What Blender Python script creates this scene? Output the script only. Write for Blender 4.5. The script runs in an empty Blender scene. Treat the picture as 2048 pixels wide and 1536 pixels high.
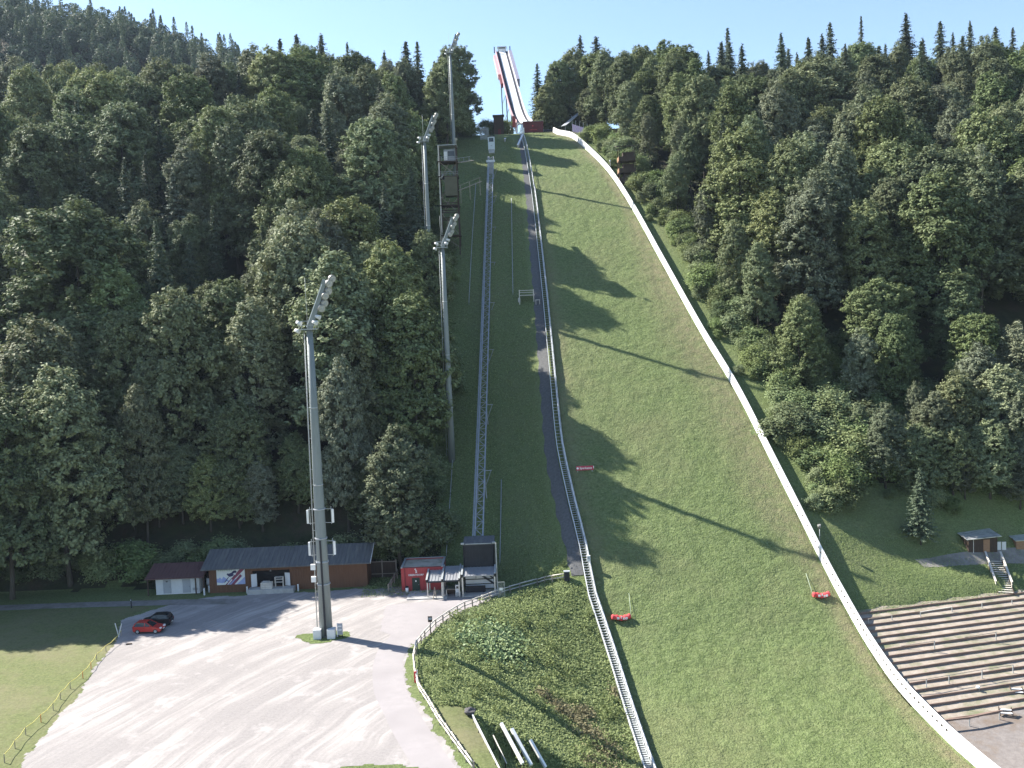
import bpy, math, random
import numpy as np
from mathutils import Vector, Matrix
R = math.radians
PI = math.pi
C = bpy.context.scene.collection
rnd = random.Random(7)

# ------------------------------------------------------------------ camera
F_PX, PITCH, ROLL, CAM_H = 1800.0, R(4.0), R(2.3), 40.0
W = bpy.data.worlds.new("World"); bpy.context.scene.world = W
cam_d = bpy.data.cameras.new("camera"); cam = bpy.data.objects.new("camera", cam_d); C.objects.link(cam)
cam_d.sensor_width = 36.0; cam_d.lens = 36.0 * F_PX / 2048.0
cam_d.clip_start = 1.0; cam_d.clip_end = 6000.0
RIGHT = Vector((1, 0, 0)); FWD = Vector((0, math.cos(PITCH), -math.sin(PITCH))); UP = Vector((0, math.sin(PITCH), math.cos(PITCH)))
R2 = RIGHT * math.cos(ROLL) - UP * math.sin(ROLL); U2 = UP * math.cos(ROLL) + RIGHT * math.sin(ROLL)
CAM = Vector((0, 0, CAM_H))
cam.matrix_world = Matrix(((R2.x, U2.x, -FWD.x, CAM.x), (R2.y, U2.y, -FWD.y, CAM.y), (R2.z, U2.z, -FWD.z, CAM.z), (0, 0, 0, 1)))
bpy.context.scene.camera = cam

def ray(u, v):
    return R2 * ((u - 1024) / F_PX) + U2 * ((768 - v) / F_PX) + FWD
def py(u, v, y):
    d = ray(u, v); return CAM + d * (y / d.y)
def pz(u, v, z):
    d = ray(u, v); return CAM + d * ((z - CAM_H) / d.z)
def proj(p):
    q = Vector(p) - CAM; dd = q.dot(FWD)
    return 1024 + F_PX * q.dot(R2) / dd, 768 - F_PX * q.dot(U2) / dd, dd

# ------------------------------------------------------------------ terrain
def pchip(xs, ys):
    xs = np.array(xs, float); ys = np.array(ys, float)
    h = np.diff(xs); d = np.diff(ys) / h
    m = np.zeros_like(xs); m[0] = d[0]; m[-1] = d[-1]
    for i in range(1, len(xs) - 1):
        if d[i-1] * d[i] > 0:
            w1 = 2 * h[i] + h[i-1]; w2 = h[i] + 2 * h[i-1]
            m[i] = (w1 + w2) / (w1 / d[i-1] + w2 / d[i])
    def f(x):
        x = np.asarray(x, float); xc = np.clip(x, xs[0], xs[-1])
        i = np.clip(np.searchsorted(xs, xc) - 1, 0, len(xs) - 2)
        t = (xc - xs[i]) / h[i]
        return ((1 + 2*t) * (1-t)**2 * ys[i] + t*(1-t)**2 * h[i]*m[i] + t*t*(3-2*t)*ys[i+1] + t*t*(t-1)*h[i]*m[i+1])
    return f
P = pchip([-400, 50, 80, 92, 104, 116, 125, 139, 154, 164, 199, 233, 266, 290, 311, 322, 345, 400, 520, 900, 3000],
          [-10, -9.4, -9.1, -8.8, -7.5, -4.2, 0.3, 8.8, 18, 24.2, 45.6, 65.5, 84, 95.5, 103.2, 105.4, 107, 105, 98, 90, 80])
def S(t):
    t = np.clip(t, 0, 1); return t*t*(3-2*t)
def hitP(u, v):
    lo, hi = None, None
    d = ray(u, v); t0 = 60.0
    t = t0
    while t < 420:
        p = CAM + d * t
        if p.z < float(P(p.y)):
            a, b = t - 1.0, t
            for _ in range(30):
                m = (a + b) / 2; q = CAM + d * m
                if q.z < float(P(q.y)): b = m
                else: a = m
            return CAM + d * b
        t += 1.0
    return CAM + d * 300
L_PX = [(1345,1640),(1305,1536),(1265,1420),(1230,1310),(1205,1235),(1190,1190),(1175,1110),(1148,1000),(1122,870),(1107,720),(1093,580),(1076,430),(1061,330),(1051,283),(1046,266)]
R_PX = [(2030,1600),(1945,1530),(1860,1450),(1780,1360),(1715,1260),(1660,1160),(1610,1060),(1545,930),(1480,800),(1400,665),(1320,520),(1265,420),(1220,350),(1170,298),(1140,275),(1112,261)]
Lw = [hitP(*q) for q in L_PX]; Rw = [hitP(*q) for q in R_PX]
Lw.append(Vector((Lw[-1].x - .5, 322, 0))); Rw.append(Vector((Rw[-1].x - 1.5, 322, 0)))
def mono(ps):
    ps = sorted(ps, key=lambda p: p.y); out = [ps[0]]
    for p in ps[1:]:
        if p.y > out[-1].y + .8: out.append(p)
    return [p.y for p in out], [p.x for p in out]
_ly, _lx = mono(Lw); _ry, _rx = mono(Rw)
_ly = [40] + _ly; _lx = [_lx[0] + 3] + _lx
_ry = [40] + _ry; _rx = [_rx[0] + 12] + _rx
XL = pchip(_ly, _lx); XR = pchip(_ry, _rx)
FENCE_PX = [(948,1545),(905,1485),(880,1450),(858,1412),(840,1385),(832,1355),(829,1325),(835,1298),(850,1278),(872,1255),(900,1236),(930,1219),(960,1208),(1000,1193)]
FENCE = [pz(u, v, 0.0) for u, v in FENCE_PX]
_fy, _fx = mono(FENCE)
XF = pchip([30] + _fy + [133], [_fx[0] + 8] + _fx + [3.0])
YB = pchip([-400, -60, -20, -14, -3, 4, 9, 20, 60, 70, 400], [141, 141, 141, 137, 135.5, 130, 124.4, 124.4, 124.4, 124.4, 124.4])
def vnoise(x, y, s, seed=0):
    x = np.asarray(x, float) / s + 1000.3 + seed * 17.7; y = np.asarray(y, float) / s + 1000.7 + seed * 31.1
    xi = np.floor(x).astype(int); yi = np.floor(y).astype(int); fx = S(x - xi); fy = S(y - yi)
    def h(a, b):
        n = np.sin(a * 127.1 + b * 311.7 + seed * 13.3) * 43758.5453
        return n - np.floor(n)
    return (h(xi, yi)*(1-fx)*(1-fy) + h(xi+1, yi)*fx*(1-fy) + h(xi, yi+1)*(1-fx)*fy + h(xi+1, yi+1)*fx*fy) * 2 - 1
RIDGE = pchip([-3000, -700, -350, -260, -200, -166, -140, -100, 0, 3000], [300, 260, 236, 222, 203, 192, 165, 110, 80, 80])
def Z(x, y):
    x = np.asarray(x, float); y = np.asarray(y, float)
    yb = YB(x); xl = XL(y); xr = XR(y)
    # rows of the right-hand bank run slightly away from the viewer
    ye = y - np.clip(x - xr, 0, 40) * .23 * (1 - S((y - 131) / 14.0))
    p = P(ye)
    z = p - P(yb) * (1 - S((y - yb) / 95.0))
    flat = y < yb
    z = np.where(flat, np.where(x < xl, 0.0, p), z)
    # embankment between the car park edge and the outrun
    xf = XF(y) + 1.0
    t = S((x - xf) / np.maximum(xl - xf, 2.0))
    emb = (y < 131) & (x > xf) & (x < xl)
    zz = p * t + z * (1 - t)
    z = np.where(emb, zz, z)
    wx = np.interp(y, [78, 89.5], [-2.4, -5.3])
    z = z - np.where(emb, 2.2 * S((x - wx) / .9) * S((89.8 - y) / 2.5) * (1 - S((x - wx - 5) / 9.0)), 0)
    z = np.where(x >= xl, p, z)
    # shelf with path and sheds on the right
    rs = S((x - xr - 1) / 18.0)
    z = z - rs * 1.5 * S((y - 128.5) / 6.0) * (1 - S((y - 135) / 40.0))
    # hillside undulation away from the built parts
    away = np.maximum(S((-x - 24) / 25.0), S((x - xr - 14) / 20.0)) * S((y - 143) / 25.0)
    z = z + away * (2.6 * vnoise(x, y, 34, 1) + 1.0 * vnoise(x, y, 12, 2))
    z = z + S((x - 60) / 70.0) * S((y - 150) / 120.0) * 1.5
    g = S((y - 400) / 170.0) * (1 - S((y - 700) / 400.0))
    z = np.maximum(z, z * (1 - g) + RIDGE(x * 620.0 / np.maximum(y, 400)) * g)
    return z
def zf(x, y): return float(Z(x, y))
def gp(u, v, t0=55.0):
    d = ray(u, v); t = t0
    while t < 900:
        p = CAM + d * t
        if p.z < zf(p.x, p.y):
            a, b = t - .8, t
            for _ in range(22):
                m = (a + b) / 2; q = CAM + d * m
                if q.z < zf(q.x, q.y): b = m
                else: a = m
            return CAM + d * b
        t += .8
    return CAM + d * 400

# ------------------------------------------------------------------ materials
MATS = {}
def nt(m):
    m.use_nodes = True; return m.node_tree.nodes, m.node_tree.links
def pm(name, c1, c2=None, scale=3.0, rough=.8, bump=0.0, bscale=None, metal=0.0, detail=5.0, stretch=None, spec=.3, c3=None, s3=.15):
    """noise-mottled surface"""
    if name in MATS: return MATS[name]
    m = bpy.data.materials.new(name); N, L = nt(m); MATS[name] = m
    b = N['Principled BSDF']; b.inputs['Roughness'].default_value = rough; b.inputs['Metallic'].default_value = metal
    b.inputs['Specular IOR Level'].default_value = spec
    tc = N.new('ShaderNodeTexCoord'); src = tc.outputs['Object']
    if stretch:
        mp = N.new('ShaderNodeMapping'); mp.inputs['Scale'].default_value = stretch; L.new(src, mp.inputs[0]); src = mp.outputs[0]
    if c2 is None: c2 = tuple(x * .75 for x in c1)
    n = N.new('ShaderNodeTexNoise'); n.inputs['Scale'].default_value = scale; n.inputs['Detail'].default_value = detail; n.inputs['Roughness'].default_value = .62
    L.new(src, n.inputs['Vector'])
    cr = N.new('ShaderNodeValToRGB'); cr.color_ramp.elements[0].position = .3; cr.color_ramp.elements[1].position = .7
    cr.color_ramp.elements[0].color = (*c1, 1); cr.color_ramp.elements[1].color = (*c2, 1)
    L.new(n.outputs['Fac'], cr.inputs[0]); col = cr.outputs[0]
    if c3 is not None:
        n3 = N.new('ShaderNodeTexNoise'); n3.inputs['Scale'].default_value = s3; n3.inputs['Detail'].default_value = 6; n3.inputs['Roughness'].default_value = .65
        L.new(src, n3.inputs['Vector'])
        r3 = N.new('ShaderNodeMapRange'); r3.inputs[1].default_value = .48; r3.inputs[2].default_value = .68; L.new(n3.outputs['Fac'], r3.inputs[0])
        mx = N.new('ShaderNodeMix'); mx.data_type = 'RGBA'; L.new(r3.outputs[0], mx.inputs[0]); L.new(col, mx.inputs[6]); mx.inputs[7].default_value = (*c3, 1)
        col = mx.outputs[2]
    L.new(col, b.inputs['Base Color'])
    if bump:
        n2 = N.new('ShaderNodeTexNoise'); n2.inputs['Scale'].default_value = bscale or scale * 3; n2.inputs['Detail'].default_value = 6
        L.new(src, n2.inputs['Vector'])
        bp = N.new('ShaderNodeBump'); bp.inputs['Strength'].default_value = 1.0; bp.inputs['Distance'].default_value = bump
        L.new(n2.outputs['Fac'], bp.inputs['Height']); L.new(bp.outputs[0], b.inputs['Normal'])
    return m

def leaf_mat(name, dark, light, trans=.22, rough=.6, tint=.25):
    m = bpy.data.materials.new(name); N, L = nt(m)
    N.remove(N['Principled BSDF']); out = N['Material Output']
    g = N.new('ShaderNodeNewGeometry'); oi = N.new('ShaderNodeObjectInfo')
    mx = N.new('ShaderNodeMix'); mx.data_type = 'RGBA'; mx.inputs[6].default_value = (*dark, 1); mx.inputs[7].default_value = (*light, 1)
    L.new(g.outputs['Random Per Island'], mx.inputs[0])
    hs = N.new('ShaderNodeHueSaturation')
    def mr(src, a, b):
        r = N.new('ShaderNodeMapRange'); r.inputs[3].default_value = a; r.inputs[4].default_value = b; L.new(src, r.inputs[0]); return r.outputs[0]
    L.new(mr(oi.outputs['Random'], .486 if tint else .5, .514 if tint else .5), hs.inputs['Hue'])
    w = N.new('ShaderNodeTexWhiteNoise'); w.noise_dimensions = '1D'; L.new(oi.outputs['Random'], w.inputs['W'])
    L.new(mr(w.outputs['Value'], 1 - tint, 1 + tint), hs.inputs['Value'])
    w2 = N.new('ShaderNodeSeparateColor'); L.new(w.outputs['Color'], w2.inputs[0])
    L.new(mr(w2.outputs[1], .72 if tint else 1.0, 1.0), hs.inputs['Saturation'])
    L.new(mx.outputs[2], hs.inputs['Color'])
    d = N.new('ShaderNodeBsdfPrincipled'); d.inputs['Roughness'].default_value = rough; d.inputs['Specular IOR Level'].default_value = .1
    t = N.new('ShaderNodeBsdfTranslucent'); ms = N.new('ShaderNodeMixShader'); ms.inputs[0].default_value = trans
    L.new(hs.outputs[0], d.inputs['Base Color']); L.new(hs.outputs[0], t.inputs[0])
    L.new(d.outputs[0], ms.inputs[1]); L.new(t.outputs[0], ms.inputs[2]); L.new(ms.outputs[0], out.inputs[0])
    return m

# ------------------------------------------------------------------ mesh builder
class MB:
    def __init__(s): s.v = []; s.f = []; s.mi = []; s.sm = []
    def add(s, vs, fs, mi=0, smooth=False):
        o = len(s.v); s.v += [tuple(p) for p in vs]
        for f in fs: s.f.append(tuple(o + i for i in f)); s.mi.append(mi); s.sm.append(smooth)
        return s
    def box(s, c, d, rz=0.0, M=None, mi=0, bev=0.0):
        hx, hy, hz = d[0]/2, d[1]/2, d[2]/2
        pts = [Vector((a*hx, b*hy, e*hz)) for e in (-1, 1) for a, b in ((-1,-1),(1,-1),(1,1),(-1,1))]
        if M is None: M = Matrix.Rotation(rz, 3, 'Z')
        pts = [M @ p + Vector(c) for p in pts]
        return s.add(pts, [(0,3,2,1),(4,5,6,7),(0,1,5,4),(1,2,6,5),(2,3,7,6),(3,0,4,7)], mi)
    def bar(s, p0, p1, w, h=None, mi=0, up=(0,0,1)):
        p0 = Vector(p0); p1 = Vector(p1); h = h or w; d = p1 - p0; l = d.length
        if l < 1e-6: return s
        d /= l; u = Vector(up)
        if abs(d.dot(u)) > .98: u = Vector((0, 1, 0))
        a = d.cross(u).normalized(); b = a.cross(d)
        q = []
        for p in (p0, p1):
            for i, j in ((-1,-1),(1,-1),(1,1),(-1,1)): q.append(p + a * (i*w/2) + b * (j*h/2))
        return s.add(q, [(0,3,2,1),(4,5,6,7),(0,1,5,4),(1,2,6,5),(2,3,7,6),(3,0,4,7)], mi)
    def tube(s, pts, rs, n=8, mi=0, cap=True, smooth=True):
        pts = [Vector(p) for p in pts]
        if not hasattr(rs, '__len__'): rs = [rs] * len(pts)
        q = []
        for i, p in enumerate(pts):
            d = (pts[min(i+1, len(pts)-1)] - pts[max(i-1, 0)])
            d = d.normalized() if d.length > 1e-9 else Vector((0,0,1))
            u = Vector((0,0,1)) if abs(d.z) < .95 else Vector((1,0,0))
            a = d.cross(u).normalized(); b = a.cross(d)
            for k in range(n):
                t = 2*PI*k/n; q.append(p + (a*math.cos(t) + b*math.sin(t)) * rs[i])
        fs = []
        for i in range(len(pts)-1):
            for k in range(n):
                k2 = (k+1) % n; fs.append((i*n+k, i*n+k2, (i+1)*n+k2, (i+1)*n+k))
        s.add(q, fs, mi, smooth)
        if cap:
            o = len(s.v) - len(q)
            s.f.append(tuple(o+k for k in reversed(range(n)))); s.mi.append(mi); s.sm.append(False)
            e = o + (len(pts)-1)*n
            s.f.append(tuple(e+k for k in range(n))); s.mi.append(mi); s.sm.append(False)
        return s
    def prism(s, poly, axis, a, b, mi=0):
        """extrude a 2d polygon along an axis from a to b; poly gives the two other coordinates in order"""
        def mk(p, t):
            return (t, p[0], p[1]) if axis == 'x' else ((p[0], t, p[1]) if axis == 'y' else (p[0], p[1], t))
        n = len(poly); vs = [mk(p, a) for p in poly] + [mk(p, b) for p in poly]
        fs = [tuple(range(n)), tuple(reversed(range(n, 2*n)))] + [(i, n+i, n+(i+1)%n, (i+1)%n) for i in range(n)]
        return s.add(vs, fs, mi)
    def poly(s, pts, mi=0): return s.add(pts, [tuple(range(len(pts)))], mi)
    def mesh(s, name, mats):
        me = bpy.data.meshes.new(name); me.from_pydata(s.v, [], s.f)
        for m in (mats if isinstance(mats, (list, tuple)) else [mats]): me.materials.append(m)
        me.polygons.foreach_set('material_index', s.mi); me.polygons.foreach_set('use_smooth', s.sm)
        import bmesh
        bm = bmesh.new(); bm.from_mesh(me); bmesh.ops.recalc_face_normals(bm, faces=bm.faces); bm.to_mesh(me); bm.free()
        me.update(); return me
    def build(s, name, mats, parent=None, loc=None):
        o = bpy.data.objects.new(name, s.mesh(name, mats)); C.objects.link(o)
        if parent: o.parent = parent
        if loc is not None: o.location = loc
        return o
def tag(o, label=None, cat=None, group=None, kind=None):
    if label: o['label'] = label
    if cat: o['category'] = cat
    if group: o['group'] = group
    if kind: o['kind'] = kind
    return o
def thing(name, label, cat, loc=(0,0,0), rz=0.0, group=None):
    o = bpy.data.objects.new(name, None); C.objects.link(o); o.location = loc; o.rotation_euler = (0, 0, rz)
    o.empty_display_size = .3
    return tag(o, label, cat, group)
def fast_mesh(name, verts, faces, mat, smooth=False):
    me = bpy.data.meshes.new(name); verts = np.asarray(verts, np.float32); faces = np.asarray(faces, np.int32)
    k = faces.shape[1]
    me.vertices.add(len(verts)); me.vertices.foreach_set('co', verts.ravel())
    me.loops.add(faces.size); me.loops.foreach_set('vertex_index', faces.ravel())
    me.polygons.add(len(faces)); me.polygons.foreach_set('loop_start', np.arange(0, faces.size, k, dtype=np.int32))
    me.polygons.foreach_set('loop_total', np.full(len(faces), k, np.int32))
    me.polygons.foreach_set('use_smooth', np.full(len(faces), smooth))
    me.materials.append(mat); me.update(); me.validate(); return me
def link_mesh(name, me, parent=None):
    o = bpy.data.objects.new(name, me); C.objects.link(o)
    if parent: o.parent = parent
    return o
def many(parent, name, boxes, mat, limit=100):
    """countable small parts: the nearest ones each an object, the rest one part"""
    for bx in boxes[:limit]: MB().box(bx[0], bx[1], bx[2] if len(bx) > 2 else 0).build(name, mat, parent)
    if len(boxes) > limit:
        m = MB()
        for bx in boxes[limit:]: m.box(bx[0], bx[1], bx[2] if len(bx) > 2 else 0)
        tag(m.build(name + '_rest', mat, parent), kind='stuff')
def text_mesh(name, body, size, mat, parent, loc, rot=(PI/2,0,0), ext=.01, spacing=1.0, align='CENTER'):
    cu = bpy.data.curves.new(name, 'FONT'); cu.body = body; cu.size = size; cu.extrude = ext; cu.align_x = align; cu.space_character = spacing
    cu.offset = size * .015
    tmp = bpy.data.objects.new(name, cu); C.objects.link(tmp); bpy.context.view_layer.update()
    me = bpy.data.meshes.new_from_object(tmp.evaluated_get(bpy.context.evaluated_depsgraph_get())); bpy.data.objects.remove(tmp)
    me.materials.clear(); me.materials.append(mat); o = bpy.data.objects.new(name, me); C.objects.link(o)
    o.parent = parent; o.location = loc; o.rotation_euler = rot; return o
# ------------------------------------------------------------------ light
SUN_AZ, SUN_EL = R(151.0), R(40.8)          # direction towards the sun in the xy plane (from +x)
sd = Vector((math.cos(SUN_AZ)*math.cos(SUN_EL), math.sin(SUN_AZ)*math.cos(SUN_EL), math.sin(SUN_EL)))
sl = bpy.data.lights.new("sun", 'SUN'); so = bpy.data.objects.new("sun", sl); C.objects.link(so)
sl.energy = 5.0; sl.angle = R(.5); sl.color = (1.0, .95, .86)
so.rotation_euler = (-sd).to_track_quat('-Z', 'Y').to_euler()
W.use_nodes = True
wn, wl = W.node_tree.nodes, W.node_tree.links
sky = wn.new('ShaderNodeTexSky'); sky.sky_type = 'NISHITA'; sky.sun_disc = False
sky.sun_elevation = SUN_EL; sky.sun_rotation = PI/2 - SUN_AZ
sky.air_density = 1.15; sky.dust_density = .6; sky.ozone_density = 2.2; sky.altitude = 800
wl.new(sky.outputs[0], wn['Background'].inputs[0]); wn['Background'].inputs[1].default_value = .085
sc = bpy.context.scene
sc.view_settings.view_transform = 'Standard'; sc.view_settings.look = 'None'; sc.view_settings.gamma = 1
sc.view_settings.exposure = 1.5
sc.cycles.max_bounces = 6; sc.cycles.diffuse_bounces = 3; sc.cycles.transmission_bounces = 3; sc.cycles.transparent_max_bounces = 4
sc.cycles.use_denoising = True

# ------------------------------------------------------------------ ground materials
def grass_mat(name, dark, mid, light, dry, dry_amt=.3, bump=.08, fine=2.2, attr=None):
    m = bpy.data.materials.new(name); N, L = nt(m); b = N['Principled BSDF']; b.inputs['Roughness'].default_value = .9; b.inputs['Specular IOR Level'].default_value = .12
    tc = N.new('ShaderNodeTexCoord'); o = tc.outputs['Object']
    def noise(sc_, det=5, ro=.6):
        n = N.new('ShaderNodeTexNoise'); n.inputs['Scale'].default_value = sc_; n.inputs['Detail'].default_value = det; n.inputs['Roughness'].default_value = ro
        L.new(o, n.inputs['Vector']); return n.outputs['Fac']
    def mapr(s, a, b_, c=0, d=1):
        r = N.new('ShaderNodeMapRange'); r.inputs[1].default_value = a; r.inputs[2].default_value = b_; r.inputs[3].default_value = c; r.inputs[4].default_value = d
        L.new(s, r.inputs[0]); return r.outputs[0]
    def mix(f, a, b_):
        x = N.new('ShaderNodeMix'); x.data_type = 'RGBA'
        L.new(f, x.inputs[0])
        for i, c in ((6, a), (7, b_)):
            if isinstance(c, tuple): x.inputs[i].default_value = (*c, 1)
            else: L.new(c, x.inputs[i])
        return x.outputs[2]
    c = mix(mapr(noise(fine, 4, .7), .35, .65), dark, mid)
    c = mix(mapr(noise(fine * 2.6, 3, .6), .45, .75), c, light)
    big = mapr(noise(.055, 8, .72), .45, .7, 0, dry_amt)
    if attr:
        at = N.new('ShaderNodeAttribute'); at.attribute_name = attr
        mu = N.new('ShaderNodeMath'); mu.operation = 'MULTIPLY_ADD'; L.new(at.outputs['Fac'], mu.inputs[0]); L.new(mapr(noise(.6, 5, .7), .3, .65, .25, 1), mu.inputs[1]); L.new(big, mu.inputs[2])
        mu.use_clamp = True; big = mu.outputs[0]
    c = mix(big, c, dry)
    L.new(c, b.inputs['Base Color'])
    ad = N.new('ShaderNodeMath'); ad.operation = 'MULTIPLY_ADD'; L.new(noise(fine * .8, 6, .7), ad.inputs[0]); ad.inputs[1].default_value = 1.0; L.new(mapr(noise(fine * 4, 2), 0, 1, 0, .4), ad.inputs[2])
    bp = N.new('ShaderNodeBump'); bp.inputs['Strength'].default_value = 1; bp.inputs['Distance'].default_value = bump * 4; L.new(ad.outputs[0], bp.inputs['Height']); L.new(bp.outputs[0], b.inputs['Normal'])
    return m
M_GROUND = grass_mat('meadow', (.10,.135,.05), (.15,.19,.075), (.21,.25,.11), (.20,.19,.11), .4, .08, 1.6)
M_FOREST = pm('forest_soil', (.022,.03,.012), (.05,.055,.025), .5, .95, .1, 2.0, c3=(.06,.045,.03), s3=.2)
M_SLOPE = grass_mat('slope_grass', (.095,.128,.045), (.155,.20,.078), (.215,.255,.115), (.21,.19,.11), .34, .14, 1.15, attr='dry')
M_LAWN = grass_mat('lawn', (.095,.11,.045), (.135,.155,.062), (.175,.19,.085), (.20,.17,.11), .8, .02, 1.2)
M_BANK = grass_mat('bank_grass', (.10,.14,.048), (.15,.195,.07), (.20,.245,.105), (.20,.19,.11), .35, .12, 1.8)

# ------------------------------------------------------------------ one ground sheet to the horizon
def axis(lo, a, b, hi, step, grow=1.22):
    mid = np.arange(a, b + step * .5, step); left = []; s = step; t = a
    while t > lo: s *= grow; t -= s; left.append(t)
    right = []; s = step; t = mid[-1]
    while t < hi: s *= grow; t += s; right.append(t)
    return np.array(left[::-1] + list(mid) + right)
gx = axis(-1800, -150, 165, 1800, 1.25); gy = axis(-300, 70, 345, 2600, 1.25)
GX, GY = np.meshgrid(gx, gy); GZ = Z(GX, GY)
inside = (GX > XL(GY) + 1.2) & (GX < XR(GY) - 1.0) & (GY < 320)
GZ = np.where(inside, GZ - .5, GZ)
TO_ = hitP(1716, 1226); TE_ = hitP(1880, 1458); ts_ = (GX - TO_.x) * .225 - (GY - TO_.y) * .974
tl_ = (GX - TO_.x) * .974 + (GY - TO_.y) * .225
terr = (GX > XR(GY) + .3) & (tl_ < 36) & (ts_ > -.6) & (ts_ < ((TE_ - TO_).dot(Vector((.225, -.974, 0)))) - .9) & ~((ts_ > 17) & (tl_ > 11))
GZ = np.where(terr, GZ - .9, GZ)
def grid_faces(nx, ny, off=0):
    i = np.arange(ny - 1)[:, None] * nx + np.arange(nx - 1)[None, :] + off
    return np.stack([i, i + 1, i + 1 + nx, i + nx], -1).reshape(-1, 4)
# forested hillside gets the forest floor material
me = fast_mesh('ground', np.stack([GX, GY, GZ], -1).reshape(-1, 3), grid_faces(len(gx), len(gy)), M_GROUND, True)
me.materials.append(M_FOREST); me.materials.append(M_BANK)
cx = (GX[:-1, :-1] + GX[1:, 1:]) / 2; cy = (GY[:-1, :-1] + GY[1:, 1:]) / 2
edge = 2.5 * vnoise(cx, cy, 6, 5)
forest = ((cx < -14 + edge - 6 * S((cy - 200) / 60)) & (cy > 141 + edge * .5)) | ((cx > XR(cy) + 7 + edge) & (cy > 146 + edge * .5)) | (cy > 350) | (np.abs(cx) > 140)
bank = (cy < 134) & (cx > XF(cy)) & (cx < XL(cy) + 2)
mi = np.where(forest, 1, np.where(bank, 2, 0)).astype(np.int32)
me.polygons.foreach_set('material_index', mi.ravel())
tag(link_mesh('ground', me), kind='structure')

# ------------------------------------------------------------------ landing slope
ys = np.arange(74, 318.2, .55); nc = 72
ts = np.linspace(0, 1, nc)
SY = np.repeat(ys[:, None], nc, 1); SX = XL(SY) + (XR(SY) - XL(SY)) * ts[None, :]
SZ = P(SY) + .10 + .10 * vnoise(SX, SY, 1.2, 3) + .08 * vnoise(SX, SY, 3.1, 4) + .06 * vnoise(SX, SY, .6, 9)
SZ[:, 0] -= .3; SZ[:, -1] -= .3
me = fast_mesh('landing_slope', np.stack([SX, SY, SZ], -1).reshape(-1, 3), grid_faces(nc, len(ys)), M_SLOPE, True)
dist = XR(SY) - SX
dry = (1 - S((dist - 1.0) / (2.5 + 7.5 * S((SY - 120) / 25) * (1 - S((SY - 185) / 60))))) * .85
dry += .55 * np.exp(-((SX - XL(SY) - 1.2) / 1.6) ** 2) * S((SY - 120) / 15) * (1 - S((SY - 200) / 80))
at = me.attributes.new('dry', 'FLOAT', 'POINT'); at.data.foreach_set('value', np.clip(dry, 0, 1).astype(np.float32).ravel())
tag(link_mesh('landing_slope', me), kind='structure')

# ------------------------------------------------------------------ sheets lying on the ground
def in_poly(px, py_, poly):
    inside = np.zeros(px.shape, bool); n = len(poly); j = n - 1
    for i in range(n):
        xi, yi = poly[i][0], poly[i][1]; xj, yj = poly[j][0], poly[j][1]
        c = ((yi > py_) != (yj > py_)) & (px < (xj - xi) * (py_ - yi) / (yj - yi + 1e-12) + xi)
        inside ^= c; j = i
    return inside
def sheet(name, poly, dz, mat, step=.35, rag=.5, kind='structure', holes=()):
    xs = [p[0] for p in poly]; yy = [p[1] for p in poly]
    ax = np.arange(min(xs) - 1, max(xs) + 1, step); ay = np.arange(min(yy) - 1, max(yy) + 1, step)
    X, Y = np.meshgrid(ax, ay)
    mxx = (X[:-1, :-1] + X[1:, 1:]) / 2; myy = (Y[:-1, :-1] + Y[1:, 1:]) / 2
    jx = mxx + rag * vnoise(mxx, myy, 2.2, 21) + rag * .6 * vnoise(mxx, myy, .7, 22); jy = myy + rag * vnoise(mxx, myy, 2.2, 23) + rag * .6 * vnoise(mxx, myy, .7, 24)
    keep = in_poly(jx, jy, poly)
    for h in holes: keep &= ~in_poly(jx, jy, h)
    F = grid_faces(len(ax), len(ay))[keep.ravel()]
    used = np.unique(F); remap = np.full(X.size, -1); remap[used] = np.arange(len(used))
    V = np.stack([X, Y, Z(X, Y) + dz], -1).reshape(-1, 3)[used]
    return tag(link_mesh(name, fast_mesh(name, V, remap[F], mat, True)), kind=kind)
def ribbon(name, pts, w, dz, mat, kind='structure', step=.6):
    pts = [Vector((p[0], p[1], 0)) for p in pts]; out = [pts[0]]
    for a, b in zip(pts, pts[1:]):
        n = max(1, int((b - a).length / step)); out += [a.lerp(b, (i + 1) / n) for i in range(n)]
    for _ in range(6):
        out = [out[0]] + [(out[i-1] + out[i] * 2 + out[i+1]) / 4 for i in range(1, len(out) - 1)] + [out[-1]]
    V = []; nw = 5
    for i, p in enumerate(out):
        d = (out[min(i+1, len(out)-1)] - out[max(i-1, 0)]).normalized(); n = Vector((-d.y, d.x, 0))
        for k in range(nw):
            q = p + n * (w * (k / (nw - 1) - .5)); V.append((q.x, q.y, zf(q.x, q.y) + dz))
    return tag(link_mesh(name, fast_mesh(name, V, grid_faces(nw, len(out)), mat, True)), kind=kind)

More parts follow.
